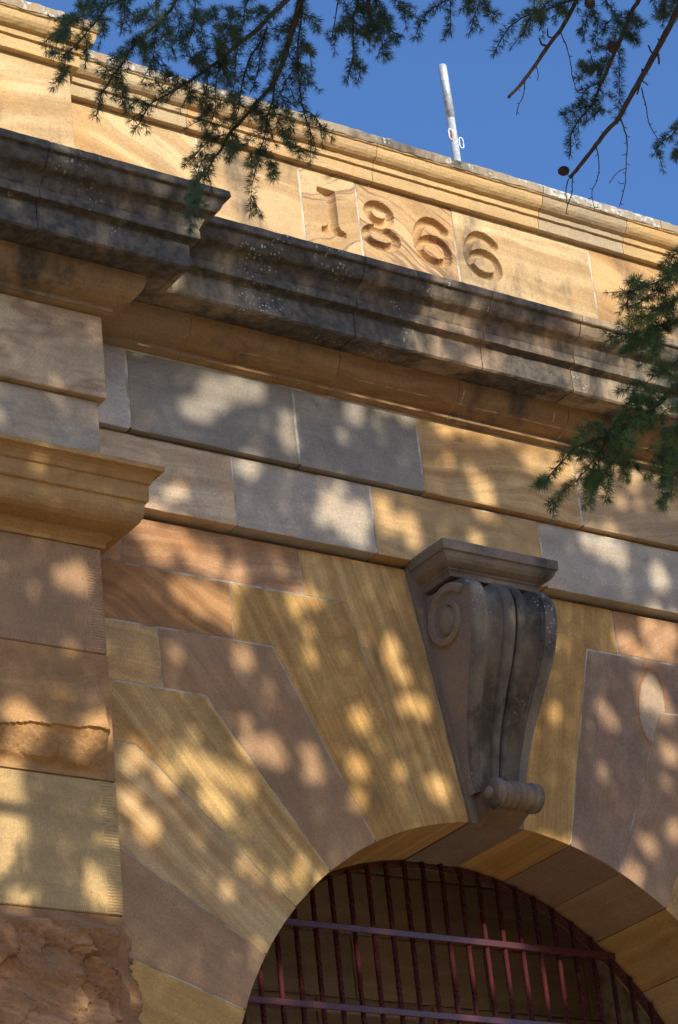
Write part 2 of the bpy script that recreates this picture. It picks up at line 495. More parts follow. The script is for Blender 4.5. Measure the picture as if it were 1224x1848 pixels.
wstone([(8.0, 6.102), (8.9, 6.102), (8.9, B5), (8.0, B5)], color=PALE)
wstone([(8.12, 5.60), (8.9, 5.60), (8.9, 6.100), (8.12, 6.100)], color=GOLD)
voussoir([(A5L, 5.592)] + [(A5L, 5.342), (4.868, 5.342)] + arcpts(i2, i3) + [(5.200, 5.590)], color=(.56, .385, .15), band=.95, ang=52, bscale=16, warp=.10, rust=.08)
voussoir([(A5L, 4.99)] + arcpts(i1, i2) + [(4.868, 5.340), (A5L, 5.340)], color=(.57, .40, .19), band=.9, ang=42, bscale=14, warp=.12)
voussoir([(A5L, 4.545)] + arcpts(i0, i1) + [(A5L, 4.988)], color=MAUVE, band=.3, ang=34, bscale=14)
jl = (5.178, 4.05)
voussoir([(A5L, 4.16)] + arcpts(jl, i0) + [(A5L, 4.543)], color=GOLD, band=.6, ang=20, bscale=18)
voussoir([(A5L, 3.80)] + arcpts((5.158, 3.816), jl) + [(A5L, 4.158)], color=PALE, band=.4, ang=5)
i11, i12, i13 = (7.62, 4.733), (7.79, 4.48), (7.95, 3.97)
voussoir(arcpts(i10, i11) + [(8.15, 5.25), (8.15, 5.60), (7.95, 5.60), (7.505, 5.112)], color=GOLD, band=.6, ang=-48, bscale=20)
voussoir(arcpts(i11, i12) + [(8.30, 4.75), (8.30, 5.248), (8.15, 5.248)], color=PALE, band=.5, ang=-35)
voussoir(arcpts(i12, i13) + [(8.40, 3.97), (8.40, 4.75)], color=GOLD, band=.5, ang=-20)
# jambs and plain courses that the camera only meets from the side
for z in (0, .42, .84, 1.26, 1.68, 2.10, 2.52, 2.94, 3.36):
    wstone([(A5L, z), (AX-AR, z), (AX-AR, min(z+.42, 3.80)), (A5L, min(z+.42, 3.80))], depth=.54, color=random.choice((GOLD, PALE, MAUVE)))
    wstone([(AX+AR, z), (8.7, z), (8.7, min(z+.42, 3.80)), (AX+AR, min(z+.42, 3.80))], depth=.54, color=random.choice((GOLD, PALE, MAUVE)))
for x in (8.72, 9.64):
    for j in range(14):
        wstone([(x, j*.44), (x+.92, j*.44), (x+.92, min(j*.44+.44, 6.3)), (x, min(j*.44+.44, 6.3))], color=random.choice((GOLD, PALE, MAUVE, PINK)))

# -------- the dark passage behind the gate
passage = link('passage_wall', (lambda b: (box(b, 4.6, 4.95, .622, 1.6, 0, 5.9), box(b, 8.15, 8.5, .622, 1.6, 0, 5.9), box(b, 4.95, 8.15, .622, 1.6, 5.6, 5.9), box(b, 4.95, 8.15, 1.46, 1.6, 0, 5.6), b)[-1])(bmesh.new()), MORTAR, gate_house)
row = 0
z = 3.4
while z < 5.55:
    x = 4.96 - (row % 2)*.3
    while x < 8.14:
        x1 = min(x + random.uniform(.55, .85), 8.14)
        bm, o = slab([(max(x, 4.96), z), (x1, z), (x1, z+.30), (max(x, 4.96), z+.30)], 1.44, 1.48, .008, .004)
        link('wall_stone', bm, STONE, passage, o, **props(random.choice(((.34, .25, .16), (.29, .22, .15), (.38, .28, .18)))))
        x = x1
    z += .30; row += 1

# -------- lower fascia (second course) and frieze course
band2 = link('lower_fascia', (lambda b: (box(b, XL, XR, F2_Y+.0014, .60, 6.346, 6.656), b)[1])(bmesh.new()), MORTAR, gate_house)
for x0, x1, kw in ((4.66, 5.386, dict(color=(.62, .49, .33), band=.9, bscale=12, rust=.10)),
                   (5.386, 6.071, dict(color=(.44, .385, .30), band=.35, bscale=14)),
                   (6.071, 6.967, dict(color=PALE, band=.6, bscale=12, warp=.45, rust=.1)),
                   (6.967, 7.86, dict(color=(.44, .39, .31), band=.45, bscale=11, warp=.5, stain=.22)),
                   (7.86, 8.8, dict(color=PALE)), (8.8, 9.7, dict(color=GREY)), (9.7, 10.6, dict(color=PALE)),
                   (1.6, 2.6, dict(color=PALE)), (2.6, 3.55, dict(color=GREY))):
    wstone([(x0, 6.334), (x1, 6.334), (x1, 6.654), (x0, 6.654)], 'fascia_stone', band2, F2_Y, .2, .007, **kw)
band1 = link('frieze', (lambda b: (box(b, XL, XR, F1_Y+.0014, .60, 6.674, 7.10), b)[1])(bmesh.new()), MORTAR, gate_house)
for x0, x1, kw in ((4.70, 4.902, dict(color=(.50, .46, .40), band=.2)),
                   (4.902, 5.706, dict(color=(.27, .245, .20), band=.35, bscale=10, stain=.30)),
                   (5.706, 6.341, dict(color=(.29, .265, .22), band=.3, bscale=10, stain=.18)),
                   (6.341, 7.205, dict(color=PALE, band=.9, bscale=16, warp=.55, rust=.12)),
                   (7.205, 8.10, dict(color=(.44, .32, .18), band=.7, ang=-12, bscale=13, warp=.35, rust=.12)),
                   (8.10, 9.0, dict(color=PALE)), (9.0, 9.8, dict(color=GREY)), (9.8, 10.6, dict(color=PALE)),
                   (1.6, 2.6, dict(color=PALE)), (2.6, 3.5, dict(color=GREY))):
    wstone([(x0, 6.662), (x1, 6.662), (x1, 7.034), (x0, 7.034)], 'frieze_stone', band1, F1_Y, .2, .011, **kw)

# -------- left pilaster
pil = link('pilaster', (lambda b: (box(b, 3.590, 4.633, -.122, .3, 0, 6.05), box(b, 3.565, 4.655, -.142, .3, 6.05, 6.656), box(b, 3.545, 4.682, -.168, .3, 6.674, 7.10), b)[-1])(bmesh.new()), MORTAR, gate_house)
SH_Y, SH_X0, SH_X1 = -.133, 3.574, 4.648
def pblock(z0, z1, name='pilaster_block', y=SH_Y, x0=SH_X0, x1=SH_X1, gap=.006, **kw):
    bm = bmesh.new()
    box(bm, x0, x1, y, .08, z0+gap/2, z1-gap/2)
    bmesh.ops.bevel(bm, geom=[e for e in bm.edges], offset=.004, segments=1, affect='EDGES', profile=.5)
    return link(name, bm, STONE, pil, ((x0+x1)/2, y, (z0+z1)/2), **props(**kw))
pblock(6.662, 7.034, 'frieze_block', -.181, 3.53, 4.694, 0, color=(.52, .40, .25), band=.6, bscale=2.6, warp=.25, rust=.55, ang=-8)
pblock(6.322, 6.658, 'fascia_block', -.154, 3.557, 4.667, 0, color=(.42, .35, .25), band=.4, bscale=22)
pblock(5.588, 6.028, color=(.40, .25, .13), band=.25, tool=1.0, margin=.475, gap=.003)
pblock(4.575, 5.085, color=(.52, .37, .165), band=.3, tool=1.0, margin=.475)

def rock_block(z0, z1, bulge, margin, bottom_only, **kw):
    """quarry-faced stone: broken face between drafted margins, on the front and round the corner"""
    bm = bmesh.new()
    du = .0050 if bottom_only else .0070
    uF = SH_X1 - SH_X0; uS = SH_Y*-1 + .07
    nu = int((uF+uS)/du); nv = int((z1-z0-.006)/du)
    iF = round(nu*uF/(uF+uS))
    vv = []
    for i in range(nu+1):
        rowv = []
        for j in range(nv+1):
            z = z0 + .003 + (z1-z0-.006)*j/nv
            if i <= iF:
                t = i/iF; x, y = SH_X0 + uF*t, SH_Y; nrm = Vector((0, -1, 0)); edge = uF*(1-t); q = Vector((x*5.0, 0, z*5.0))
            else:
                t = (i-iF)/(nu-iF); x, y = SH_X1, SH_Y + uS*t; nrm = Vector((1, 0, 0)); edge = uS*t; q = Vector((50+y*6.0, 3, z*6.0))
            e = min(edge, z-z0, z1-z)
            m = max(0, min(1, (e + .018*noise.noise(q*3.1) - margin)/.035)); m = m*m*(3-2*m)
            dip = q.copy(); dip.z += .55*q.x*.35
            a = noise.fractal(Vector((dip.x*.5, dip.y, dip.z*1.4)), .9, 2.1, 5)
            # broken facets: every cell is a tilted plane, so the steps between them stay sharp
            def facets(v, sc):
                d_, p_ = noise.voronoi(v*sc)
                g_ = noise.cell_vector(p_[0]*13.7 + Vector((.31, .17, .53)))
                dv = v*sc - p_[0]
                return .30*g_.x + 1.5*(g_.y)*dv.x + 1.5*(g_.z)*dv.z, d_[1]-d_[0]
            rx = Vector((q.x*.86 - q.z*.5, q.y, (q.x*.5 + q.z*.86)*2.1)) + .16*Vector((a, 0, a))
            f1, e1_ = facets(rx, .50); f2, e2_ = facets(rx + Vector((7, 0, 3)), 1.5); f3, e3_ = facets(rx + Vector((1, 0, 9)), 4.2)
            led = .5 + f1
            h = bulge*(.62 + .38*a*.6 +   .46*f1 + .16*f2 + .07*f3)
            if i > iF: h *= 1.15
            h = max(h, -.004)
            if bottom_only:
                s = (z-z0)/(z1-z0)
                lim = .30 + .09*noise.noise(Vector((x*3.2, 1.7, y*3.2))) + .04*noise.noise(Vector((x*9, 5.7, y*9)))
                if i > iF: lim += .16
                hh = .066 if i <= iF else .050
                if s > lim: h = hh*(1 - (s-lim)/(1-lim))**1.4 + .003*a
                else:
                    f = max(0, min(1, s/lim))
                    h = .80*hh*(f**1.2) + (1-f)*(.016*f1 + .010*f2) + .003*f3
            h += .004*noise.fractal(q*6, .8, 2.0, 4)
            rowv.append(bm.verts.new(Vector((x, y, z)) + nrm*(h*m)))
        vv.append(rowv)
    for i in range(nu):
        for j in range(nv):
            bm.faces.new((vv[i][j], vv[i+1][j], vv[i+1][j+1], vv[i][j+1]))
    bk = [[bm.verts.new((x, .08, z)) for z in (z0+.003, z1-.003)] for x in (SH_X0, SH_X1-.004)]
    tp = [vv[i][nv] for i in range(nu+1)]; bt = [vv[i][0] for i in range(nu+1)]
    for strip, kk in ((tp, 1), (bt, 0)):
        bm.faces.new(strip + [bk[1][kk], bk[0][kk]])
    bmesh.ops.recalc_face_normals(bm, faces=bm.faces)
    o = link('pilaster_block', bm, STONE, pil, ((SH_X0+SH_X1)/2, SH_Y, (z0+z1)/2), **props(**kw))
    smooth(o)
    o.data.set_sharp_from_angle(angle=math.radians(22))
    return o
o = rock_block(5.085, 5.588, .052, .022, True, color=(.42, .245, .095), band=.6, bscale=10, warp=.5, rust=.12)
o = rock_block(4.02, 4.575, .075, .030, False, color=(.36, .205, .095), band=1.0, ang=22, bscale=13, warp=.6, rust=.35)
o['label'] = 'reddish brown rock faced block at the foot of the view'
for j in range(8):
    pblock(j*.5, j*.5+.5 if j < 7 else 4.02, color=random.choice((GOLD, PALE, MAUVE)))

# capital of the pilaster
CAPP = [(-.10, 6.028), (-.042, 6.028), (-.036, 6.040), (-.020, 6.053), (-.014, 6.056), (-.013, 6.080), (.022, 6.083)] + \
       [(.026+.056*math.sin(math.radians(a)), 6.083+.071*(1-math.cos(math.radians(a)))) for a in (25, 45, 62, 78, 90)] + \
       [(.0835, 6.170), (.085, 6.183), (.094, 6.187), (.096, 6.192), (.098, 6.254), (.106, 6.259), (.108, 6.266)] + \
       [(.111, 6.276), (.118, 6.288), (.129, 6.298), (.145, 6.303), (.147, 6.322), (-.022, 6.330), (-.10, 6.330)]
YP = -.181
def break_path(x0, x1, yp, ym, step=.03):
    n = int((x1-x0)/step)
    return [((x0, ym), (-1, -1)), ((x0, yp), (-1, -1))] + [((x0 + (x1-x0)*i/n, yp), (0, -1)) for i in range(1, n)] + [((x1, yp), (1, -1)), ((x1, ym), (1, -1))]
capath = [((PX0, .24), (-1, 0)), ((PX0, YP), (-1, -1))] + [((PX0 + (PX1-PX0)*i/40, YP), (0, -1)) for i in range(1, 40)] + [((PX1, YP), (1, -1)), ((PX1, .24), (1, 0))]
link('capital_stone', sweep(CAPP, capath, jitter=.0008), STONE, pil, (4.1, -.2, 6.18), **props((.44, .265, .095), band=.5, bscale=18, rust=.05))

# -------- main cornice
CYMA = []
for i in range(11):
    t = i/10
    s = .300 + (.380-.300)*t; z = 7.350 + (7.455-7.350)*(t + .15*math.sin(2*math.pi*t))
    CYMA.append((s, z))
OVOLO = [(.036, 7.067)] + [(.036+.100*math.sin(math.radians(a)), 7.067+.104*(1-math.cos(math.radians(a)))) for a in (18, 34, 48, 60, 71, 81, 90)]
BEDP = [(-.2, 7.036), (.0, 7.036), (.014, 7.037), (.026, 7.042), (.034, 7.043), (.034, 7.066)] + OVOLO[1:] + [(.136, 7.180), (-.2, 7.180)]
CORP = [(-.2, 7.183), (.232, 7.183), (.236, 7.176), (.258, 7.174), (.266, 7.182), (.266, 7.292), (.268, 7.300), (.299, 7.301), (.300, 7.307), (.300, 7.340), (.296, 7.343)] + CYMA + \
       [(.381, 7.462), (.394, 7.464), (.397, 7.469), (.397, 7.496), (.388, 7.504), (-.2, 7.535)]
def inset_prof(pr, d):
    lo = min(z for s, z in pr)
    return [(s-d if s > -.19 else s, z + (.008 if z < lo + .002 or (s > .2 and z < lo + .02) else 0)) for s, z in pr]
fullpath = [((XL, 0), (0, -1)), ((PX0, 0), (-1, -1)), ((PX0, YP), (-1, -1)), ((PX1, YP), (1, -1)), ((PX1, 0), (1, -1)), ((XR, 0), (0, -1))]
cornice = link('cornice', sweep([(-.2, 7.195), (.225, 7.195), (.245, 7.29), (.285, 7.33), (.32, 7.40), (.37, 7.462), (.37, 7.488), (-.2, 7.52)], fullpath), MORTAR, gate_house)
bed = link('bed_moulding', sweep(inset_prof(BEDP, .004), fullpath), MORTAR, gate_house)
left_n = 36
def lpath(x0, x1):
    return [((x0 + (x1-x0)*i/left_n, YP), (0, -1)) for i in range(left_n+1)]
corner = lpath(4.28, PX1)[:-1] + [((PX1, YP), (1, -1))] + [((PX1, YP*(1-i/6)), (1, -1) if i == 6 else (1, 0)) for i in range(1, 7)]
# the return runs between two mitres: interpolate its offsets so edges stay true
corner = lpath(4.28, PX1)[:-1] + [((PX1, YP), (1, -1)), ((PX1, 0), (1, -1))]
lcorner = [((PX0, 0), (-1, -1)), ((PX0, YP), (-1, -1))] + [((PX0 + (4.277-PX0)*i/24, YP), (0, -1)) for i in range(1, 25)]
first = [((PX1, 0), (1, -1))] + run(PX1+.40, 5.867, 0)
CDARK = (.36, .285, .18)
for path, kw in ((lcorner, dict(color=CDARK, stain=.80, lichen=.5, crust=.12)),
                 (corner, dict(color=CDARK, stain=.68, lichen=.65, crust=.18)),
                 (first, dict(color=CDARK, stain=.67, lichen=.75, crust=.16)),
                 (run(5.871, 6.531, 0), dict(color=(.40, .29, .18), stain=.66, lichen=.7, crust=.14)),
                 (run(6.535, 7.030, 0), dict(color=(.42, .30, .19), stain=.62, lichen=.5, crust=.14)),
                 (run(7.034, 7.86, 0), dict(color=(.43, .34, .22), stain=.56, lichen=.4, crust=.20)),
                 (run(7.864, 8.7, 0), dict(color=(.42, .34, .23), stain=.3)), (run(8.704, 9.6, 0), dict(color=(.42, .34, .23), stain=.3)), (run(9.604, 10.6, 0), dict(color=(.42, .34, .23), stain=.4)),
                 ([((1.6, 0), (0, -1)), ((2.5, 0), (0, -1))], dict(color=CDARK, stain=.7)), ([((2.504, 0), (0, -1)), ((PX0, 0), (-1, -1))], dict(color=CDARK, stain=.7))):
    o = Vector((path[len(path)//2][0][0], -.3, 7.3))
    link('cornice_stone', sweep(CORP, path, jitter=.0022, seed=path[0][0][0]), STONE, cornice, o, **props(band=.25, bscale=14, **kw))
bcorner = lpath(4.0, PX1)[:-1] + [((PX1, YP), (1, -1)), ((PX1, 0), (1, -1))]
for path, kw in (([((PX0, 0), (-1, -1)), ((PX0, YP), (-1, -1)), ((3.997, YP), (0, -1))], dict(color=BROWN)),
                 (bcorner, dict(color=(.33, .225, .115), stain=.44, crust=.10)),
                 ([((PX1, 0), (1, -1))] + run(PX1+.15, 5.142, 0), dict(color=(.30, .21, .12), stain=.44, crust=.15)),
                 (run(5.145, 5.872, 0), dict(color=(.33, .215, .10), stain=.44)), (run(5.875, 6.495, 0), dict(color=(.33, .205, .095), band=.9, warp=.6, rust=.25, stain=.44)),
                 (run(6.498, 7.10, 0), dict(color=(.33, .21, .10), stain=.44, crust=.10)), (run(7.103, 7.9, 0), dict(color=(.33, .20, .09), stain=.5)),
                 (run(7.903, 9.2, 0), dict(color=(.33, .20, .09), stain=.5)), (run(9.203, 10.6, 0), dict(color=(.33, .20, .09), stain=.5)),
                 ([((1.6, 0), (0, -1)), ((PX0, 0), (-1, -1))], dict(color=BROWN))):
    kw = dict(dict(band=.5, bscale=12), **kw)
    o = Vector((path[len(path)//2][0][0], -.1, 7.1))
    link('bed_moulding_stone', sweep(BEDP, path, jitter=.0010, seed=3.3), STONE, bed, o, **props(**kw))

# -------- parapet with the carved date
PB, PT = 7.50, 8.242
parapet = link('parapet', (lambda b: (box(b, 4.6, 5.885, PAR_Y+.0014, .45, 7.48, 8.44), box(b, 5.885, 7.55, PAR_Y+.06, .45, 7.48, 8.44), [box(b, q-.0065, q+.0065, PAR_Y+.0014, .11, 7.48, 8.24) for q in (5.892, 6.198, 6.733, 7.542)], box(b, 7.55, XR, PAR_Y+.0014, .45, 7.48, 8.44), box(b, 3.572, 4.643, -.1345, .45, 7.48, 8.44), box(b, XL, 3.6, PAR_Y+.0014, .45, 7.48, 8.44), b)[-1])(bmesh.new()), MORTAR, gate_house)
bm = bmesh.new(); box(bm, 3.566, 4.649, -.137, .3, PB, PT)
bmesh.ops.bevel(bm, geom=list(bm.edges), offset=.004, segments=1, affect='EDGES')
link('parapet_stone', bm, STONE, parapet, (4.1, -.137, 7.85), **props(ORANGE_ST, band=1.0, bscale=9, warp=.3, ang=-8, stain=.36))
for x0, x1, kw in ((4.66, 5.366, dict(color=ORANGE_ST, band=1.2, ang=26, bscale=9, warp=.3, rust=.25, stain=.36)),
                   (5.366, 5.892, dict(color=BUFF, band=.7, ang=12, bscale=15, warp=.3, rust=.15, stain=.50, crust=.26, lichen=.1, knot=1.0, kx=.16, kz=.14)),
                   (7.542, 8.30, dict(color=(.54, .35, .15), band=1.1, ang=14, bscale=9, warp=.3, stain=.42, rust=.2)),
                   (8.30, 9.1, dict(color=BUFF)), (9.1, 9.9, dict(color=ORANGE_ST)), (9.9, 10.6, dict(color=BUFF)), (1.6, 2.6, dict(color=BUFF)), (2.6, 3.56, dict(color=ORANGE_ST))):
    wstone([(x0, PB), (x1, PB), (x1, PT), (x0, PT)], 'parapet_stone', parapet, PAR_Y, .2, .009, **kw)

def seg(p, a, b):
    px, pz = p[0]-a[0], p[1]-a[1]; dx, dz = b[0]-a[0], b[1]-a[1]
    t = max(0, min(1, (px*dx+pz*dz)/(dx*dx+dz*dz)))
    return math.hypot(px-t*dx, pz-t*dz)
def inpoly(p, P):
    c = False
    for i in range(len(P)):
        (x1, z1), (x2, z2) = P[i-1], P[i]
        if (z1 > p[1]) != (z2 > p[1]) and p[0] < (x2-x1)*(p[1]-z1)/(z2-z1)+x1: c = not c
    return c
ONE = [(5.985, 8.147), (6.079, 8.147), (6.079, 7.962), (6.092, 7.944), (6.118, 7.934), (6.118, 7.910), (6.020, 7.910), (5.988, 7.908), (5.986, 7.936), (6.012, 7.944), (6.028, 7.962), (6.030, 8.090), (6.014, 8.110), (5.985, 8.122)]
def curve(pts, n=8):
    return [(p.x, p.y) for p in catmull([Vector((a, b, 0)) for a, b in pts], n)]
EIGHT_U = curve(arc(6.314, 8.091, .062, .046, 0, 360, 20), 1)
EIGHT_L = curve(arc(6.311, 7.962, .084, .046, 0, 360, 20), 1)
SIX = [(6.677, 8.094), (6.655, 8.113), (6.618, 8.130), (6.575, 8.122), (6.537, 8.085), (6.514, 8.030), (6.512, 7.985), (6.530, 7.943), (6.575, 7.916), (6.630, 7.912), (6.670, 7.928), (6.684, 7.960), (6.672, 8.002), (6.640, 8.028), (6.596, 8.032), (6.552, 8.013), (6.530, 7.985)]
SIX1 = curve(SIX, 4)
SIX2 = [(x+.286, z+.000) for x, z in SIX1]
def poly_d(p, L, w0, w1=None):
    d = 9
    for i in range(len(L)-1):
        q = seg(p, L[i], L[i+1])
        if q < d: d = q
    return d - w0
def carve(x, z):
    """signed distance to the nearest numeral stroke (negative inside)"""
    if z < 7.86 or z > 8.19: return 1
    p = (x, z)
    if 5.95 < x < 6.15:
        d = min(seg(p, ONE[i-1], ONE[i]) for i in range(len(ONE)))
        return -d if inpoly(p, ONE) else d
    if 6.17 < x < 6.45: return min(poly_d(p, EIGHT_U, .021), poly_d(p, EIGHT_L, .022))
    if 6.46 < x < 6.75: return min(poly_d(p, SIX1, .021), seg(p, (6.676, 8.094), (6.674, 8.093))-.024)
    if 6.752 < x < 7.05: return min(poly_d(p, SIX2, .021), seg(p, (6.962, 8.094), (6.960, 8.093))-.024)
    return 1
def dated_stone(x0, x1, **kw):
    bm = bmesh.new(); st = .0046
    x0 += .005; x1 -= .005
    xs = [x0 + (x1-x0)*i/int((x1-x0)/st) for i in range(int((x1-x0)/st)+1)]
    zs = [PB, 7.6, 7.7, 7.8, 7.85] + [7.87 + (8.18-7.87)*i/68 for i in range(69)] + [8.20, PT]
    g = []
    for x in xs:
        r = []
        for z in zs:
            d = carve(x, z); y = 0
            if d < .002:
                t = max(0, min(1, (.002-d)/.005)); y = .009*t*t*(3-2*t)      # sharp arris, then a V cut with a rounded bed
                y += .025*(1-(1-max(0, min(1, (-d+.002)/.022)))**1.5)
            y += .0009*noise.noise((x*9, 4, z*9))
            r.append(bm.verts.new((x, PAR_Y + y, z)))
        g.append(r)
    for i in range(len(xs)-1):
        for j in range(len(zs)-1):
            bm.faces.new((g[i][j], g[i+1][j], g[i+1][j+1], g[i][j+1]))
    rim = [g[i][0] for i in range(len(xs))] + [g[-1][j] for j in range(1, len(zs))] + [g[i][-1] for i in range(len(xs)-2, -1, -1)] + [g[0][j] for j in range(len(zs)-2, 0, -1)]
    bk = [bm.verts.new((v.co.x, PAR_Y+.2, v.co.z)) for v in rim]
    for i in range(len(rim)):
        bm.faces.new((rim[i-1], rim[i], bk[i], bk[i-1]))
    bm.faces.new(bk)
    bmesh.ops.recalc_face_normals(bm, faces=bm.faces)
    return link('parapet_stone', bm, STONE, parapet, ((x0+x1)/2, PAR_Y, 7.87), **props(**kw))
o = dated_stone(5.892, 6.198, color=(.56, .41, .21), band=1.2, ang=-30, bscale=8, warp=.6, rust=.8, crust=.14, stain=.34); o['label'] = 'parapet stone carved with the figure 1'
o = dated_stone(6.198, 6.733, color=(.56, .40, .20), band=1.3, ang=28, bscale=7, warp=.75, rust=.9, crust=.10, stain=.34); o['label'] = 'swirling orange parapet stone carved with 8 and 6'
o = dated_stone(6.733, 7.542, color=(.58, .44, .23), band=1.1, ang=4, bscale=11, warp=.3, stain=.42, crust=.12, lichen=.1, rust=.1); o['label'] = 'cream parapet stone carved with the last 6'

# coping : s measured from the parapet face
COPP = [(-.16, 8.238), (.030, 8.238), (.031, 8.244), (.032, 8.296), (.036, 8.299), (.044, 8.300), (.045, 8.327), (.052, 8.329), (.064, 8.334), (.076, 8.345), (.084, 8.358), (.088, 8.374), (.089, 8.388), (.096, 8.391), (.098, 8.394), (.099, 8.437), (.09, 8.443), (-.16, 8.458)]
QX0, QX1, QY = 3.566, 4.649, -.137
cope_path = [((XL, PAR_Y), (0, -1)), ((QX0, PAR_Y), (-1, -1)), ((QX0, QY), (-1, -1)), ((QX1, QY), (1, -1)), ((QX1, PAR_Y), (1, -1)), ((XR, PAR_Y), (0, -1))]
coping = link('coping', sweep([(-.16, 8.25), (.025, 8.25), (.026, 8.29), (.038, 8.31), (.05, 8.345), (.075, 8.365), (.08, 8.385), (.088, 8.405), (.088, 8.43), (-.16, 8.448)], cope_path), MORTAR, gate_house)
cblock = [((QX0, PAR_Y), (-1, -1)), ((QX0, QY), (-1, -1))] + [((QX0 + (QX1-QX0)*i/40, QY), (0, -1)) for i in range(1, 40)] + [((QX1, QY), (1, -1)), ((QX1, PAR_Y), (1, -1))]
for path, kw in ((cblock, dict(color=(.54, .38, .17), crust=.12, stain=.14)),
                 ([((QX1, PAR_Y), (1, -1))] + run(QX1+.10, 5.30, PAR_Y), dict(color=(.50, .39, .22), crust=.16, stain=.3)),
                 (run(5.303, 6.277, PAR_Y), dict(color=(.53, .37, .18), crust=.12, rust=.3, stain=.28)),
                 (run(6.280, 7.226, PAR_Y), dict(color=(.53, .37, .17), crust=.12, stain=.3)),
                 (run(7.229, 7.74, PAR_Y), dict(color=(.40, .32, .20), crust=.40, stain=.22)),
                 (run(7.743, 8.6, PAR_Y), dict(color=(.54, .38, .17), crust=.25)), (run(8.603, 9.6, PAR_Y), dict(color=(.52, .38, .2), crust=.2)), (run(9.603, 10.6, PAR_Y), dict(color=(.52, .38, .2), crust=.2)),
                 ([((1.6, PAR_Y), (0, -1)), ((QX0, PAR_Y), (-1, -1))], dict(color=(.52, .38, .2)))):
    o = Vector((path[len(path)//2][0][0], -.05, 8.34))
    link('coping_stone', sweep(COPP[:13], path[:0] or path, jitter=.0012, seed=8.8) if False else sweep(COPP, path, jitter=.0016, seed=8.8), STONE, coping, o, **props(band=.35, bscale=14, **kw))
# thin lichen-crusted top slabs of the coping
LIDP = [(-.165, 8.392), (.101, 8.396), (.1025, 8.400), (.1035, 8.436), (.098, 8.4445), (-.165, 8.462)]
for path, kw in ((cblock, dict(crust=.85, stain=.46)),
                 ([((QX1, PAR_Y), (1, -1))] + run(QX1+.11, 5.9, PAR_Y), dict(crust=.85, stain=.46)),
                 (run(5.904, 7.226, PAR_Y), dict(crust=.62, stain=.52)),
                 (run(7.230, 7.95, PAR_Y), dict(crust=.95, stain=.2)), (run(7.954, 9.2, PAR_Y), dict(crust=.7, stain=.3)), (run(9.204, 10.6, PAR_Y), dict(crust=.7, stain=.3)),
                 ([((1.6, PAR_Y), (0, -1)), ((QX0, PAR_Y), (-1, -1))], dict(crust=.6, stain=.3))):
    o = Vector((path[len(path)//2][0][0], -.05, 8.42))
    link('coping_slab', sweep(LIDP, path, jitter=.0042, seed=1.2), STONE, coping, o, **props((.36, .29, .19), band=.2, bscale=14, **kw))
# roof deck behind the parapet
bm = bmesh.new(); box(bm, XL, XR, .452, 6.0, 8.0, 8.12)
link('roof', bm, MORTAR, gate_house)
bm = bmesh.new(); box(bm, XL, XR, 1.62, 6.0, 0, 7.99); 
link('rear_wall', bm, MORTAR, gate_house)

# -------- keystone console
KX = 6.55
key = link('keystone', prism([(6.418, 5.205), (6.684, 5.205), (6.864, 6.318), (6.240, 6.318)], WALL_Y-.012, .615), STONE, gate_house, (KX, .06, 5.8), **props((.27, .205, .15), band=.3, ang=80, bscale=14))
# console body: half width and front profile by height
PROF = [  # (half width, y, z) down the front
    (.222, -.115, 6.196), (.222, -.160, 6.188), (.223, -.200, 6.165), (.224, -.228, 6.130), (.224, -.241, 6.085), (.223, -.242, 6.035), (.221, -.231, 5.975), (.217, -.208, 5.905), (.210, -.176, 5.835),
    (.200, -.140, 5.770), (.190, -.106, 5.705), (.179, -.072, 5.640), (.168, -.040, 5.570), (.158, -.016, 5.500), (.149, .000, 5.440), (.141, .010, 5.390), (.134, .014, 5.350), (.128, .012, 5.320)]
PC = catmull([Vector((y, z, w)) for w, y, z in PROF], 4)
def flute(u):
    return 1.25*flute0(u)
def flute0(u):
    """relief across the face: edge rolls, two hollows, a split centre roll"""
    a = abs(u)
    if a > .93: return -.012*((a-.93)/.07)**2
    if a > .66:
        t = (a-.66)/.27; return .004*math.sin(math.pi*t)
    if a > .62: return -.016*(1-(a-.62)/.04) if a < .64 else -.008
    if a > .30:
        t = (a-.30)/.32; return -.016 - .014*math.sin(math.pi*t)
    if a > .26: return -.016 + .010*(.30-a)/.04
    t = a/.26
    return -.012 + .020*math.sqrt(max(0, 1-(2*t-1)**2))*.9 if a > .02 else -.014
US = sorted(set([round(-1 + i/40, 4) for i in range(81)] + [s*v for v in (.66, .62, .64, .30, .26, .02, .93) for s in (1, -1)]))
bm = bmesh.new(); g = []
for i, c in enumerate(PC):
    t = (PC[min(i+1, len(PC)-1)] - PC[max(i-1, 0)]); nn = Vector((t.y, -t.x)); nn.normalize()   # outward in (y,z)
    if nn.x > 0 and i > 3: nn = -nn
    if i <= 3: nn = Vector((-abs(nn.x), abs(nn.y)))
    fade = max(.35, min(1, c.z/.2))
    g.append([bm.verts.new((KX + u*c.z, c.x + nn.x*flute(u)*fade*1.25, c.y + nn.y*flute(u)*fade*1.25)) for u in US])
for i in range(len(g)-1):
    for j in range(len(US)-1):
        bm.faces.new((g[i][j], g[i][j+1], g[i+1][j+1], g[i+1][j]))
fl = bmesh.new()
for s, j in ((-1, 0), (1, -1)):       # flanks back to the wall, cleaner than the weathered front
    front = [fl.verts.new(r[j].co) for r in g]
    back = [fl.verts.new((KX + s*c.z, WALL_Y-.010, c.y)) for c in PC]
    for i in range(len(PC)-1):
        q = (front[i], front[i+1], back[i+1], back[i])
        fl.faces.new(q if s < 0 else q[::-1])
bm.normal_update()
if sum(f.normal.y for f in bm.faces) > 0: bmesh.ops.reverse_faces(bm, faces=bm.faces)
link('console_flank', fl, STONE, key, (KX, 0, 5.8), **props((.29, .235, .175), band=.25, ang=80, bscale=14, stain=.12))
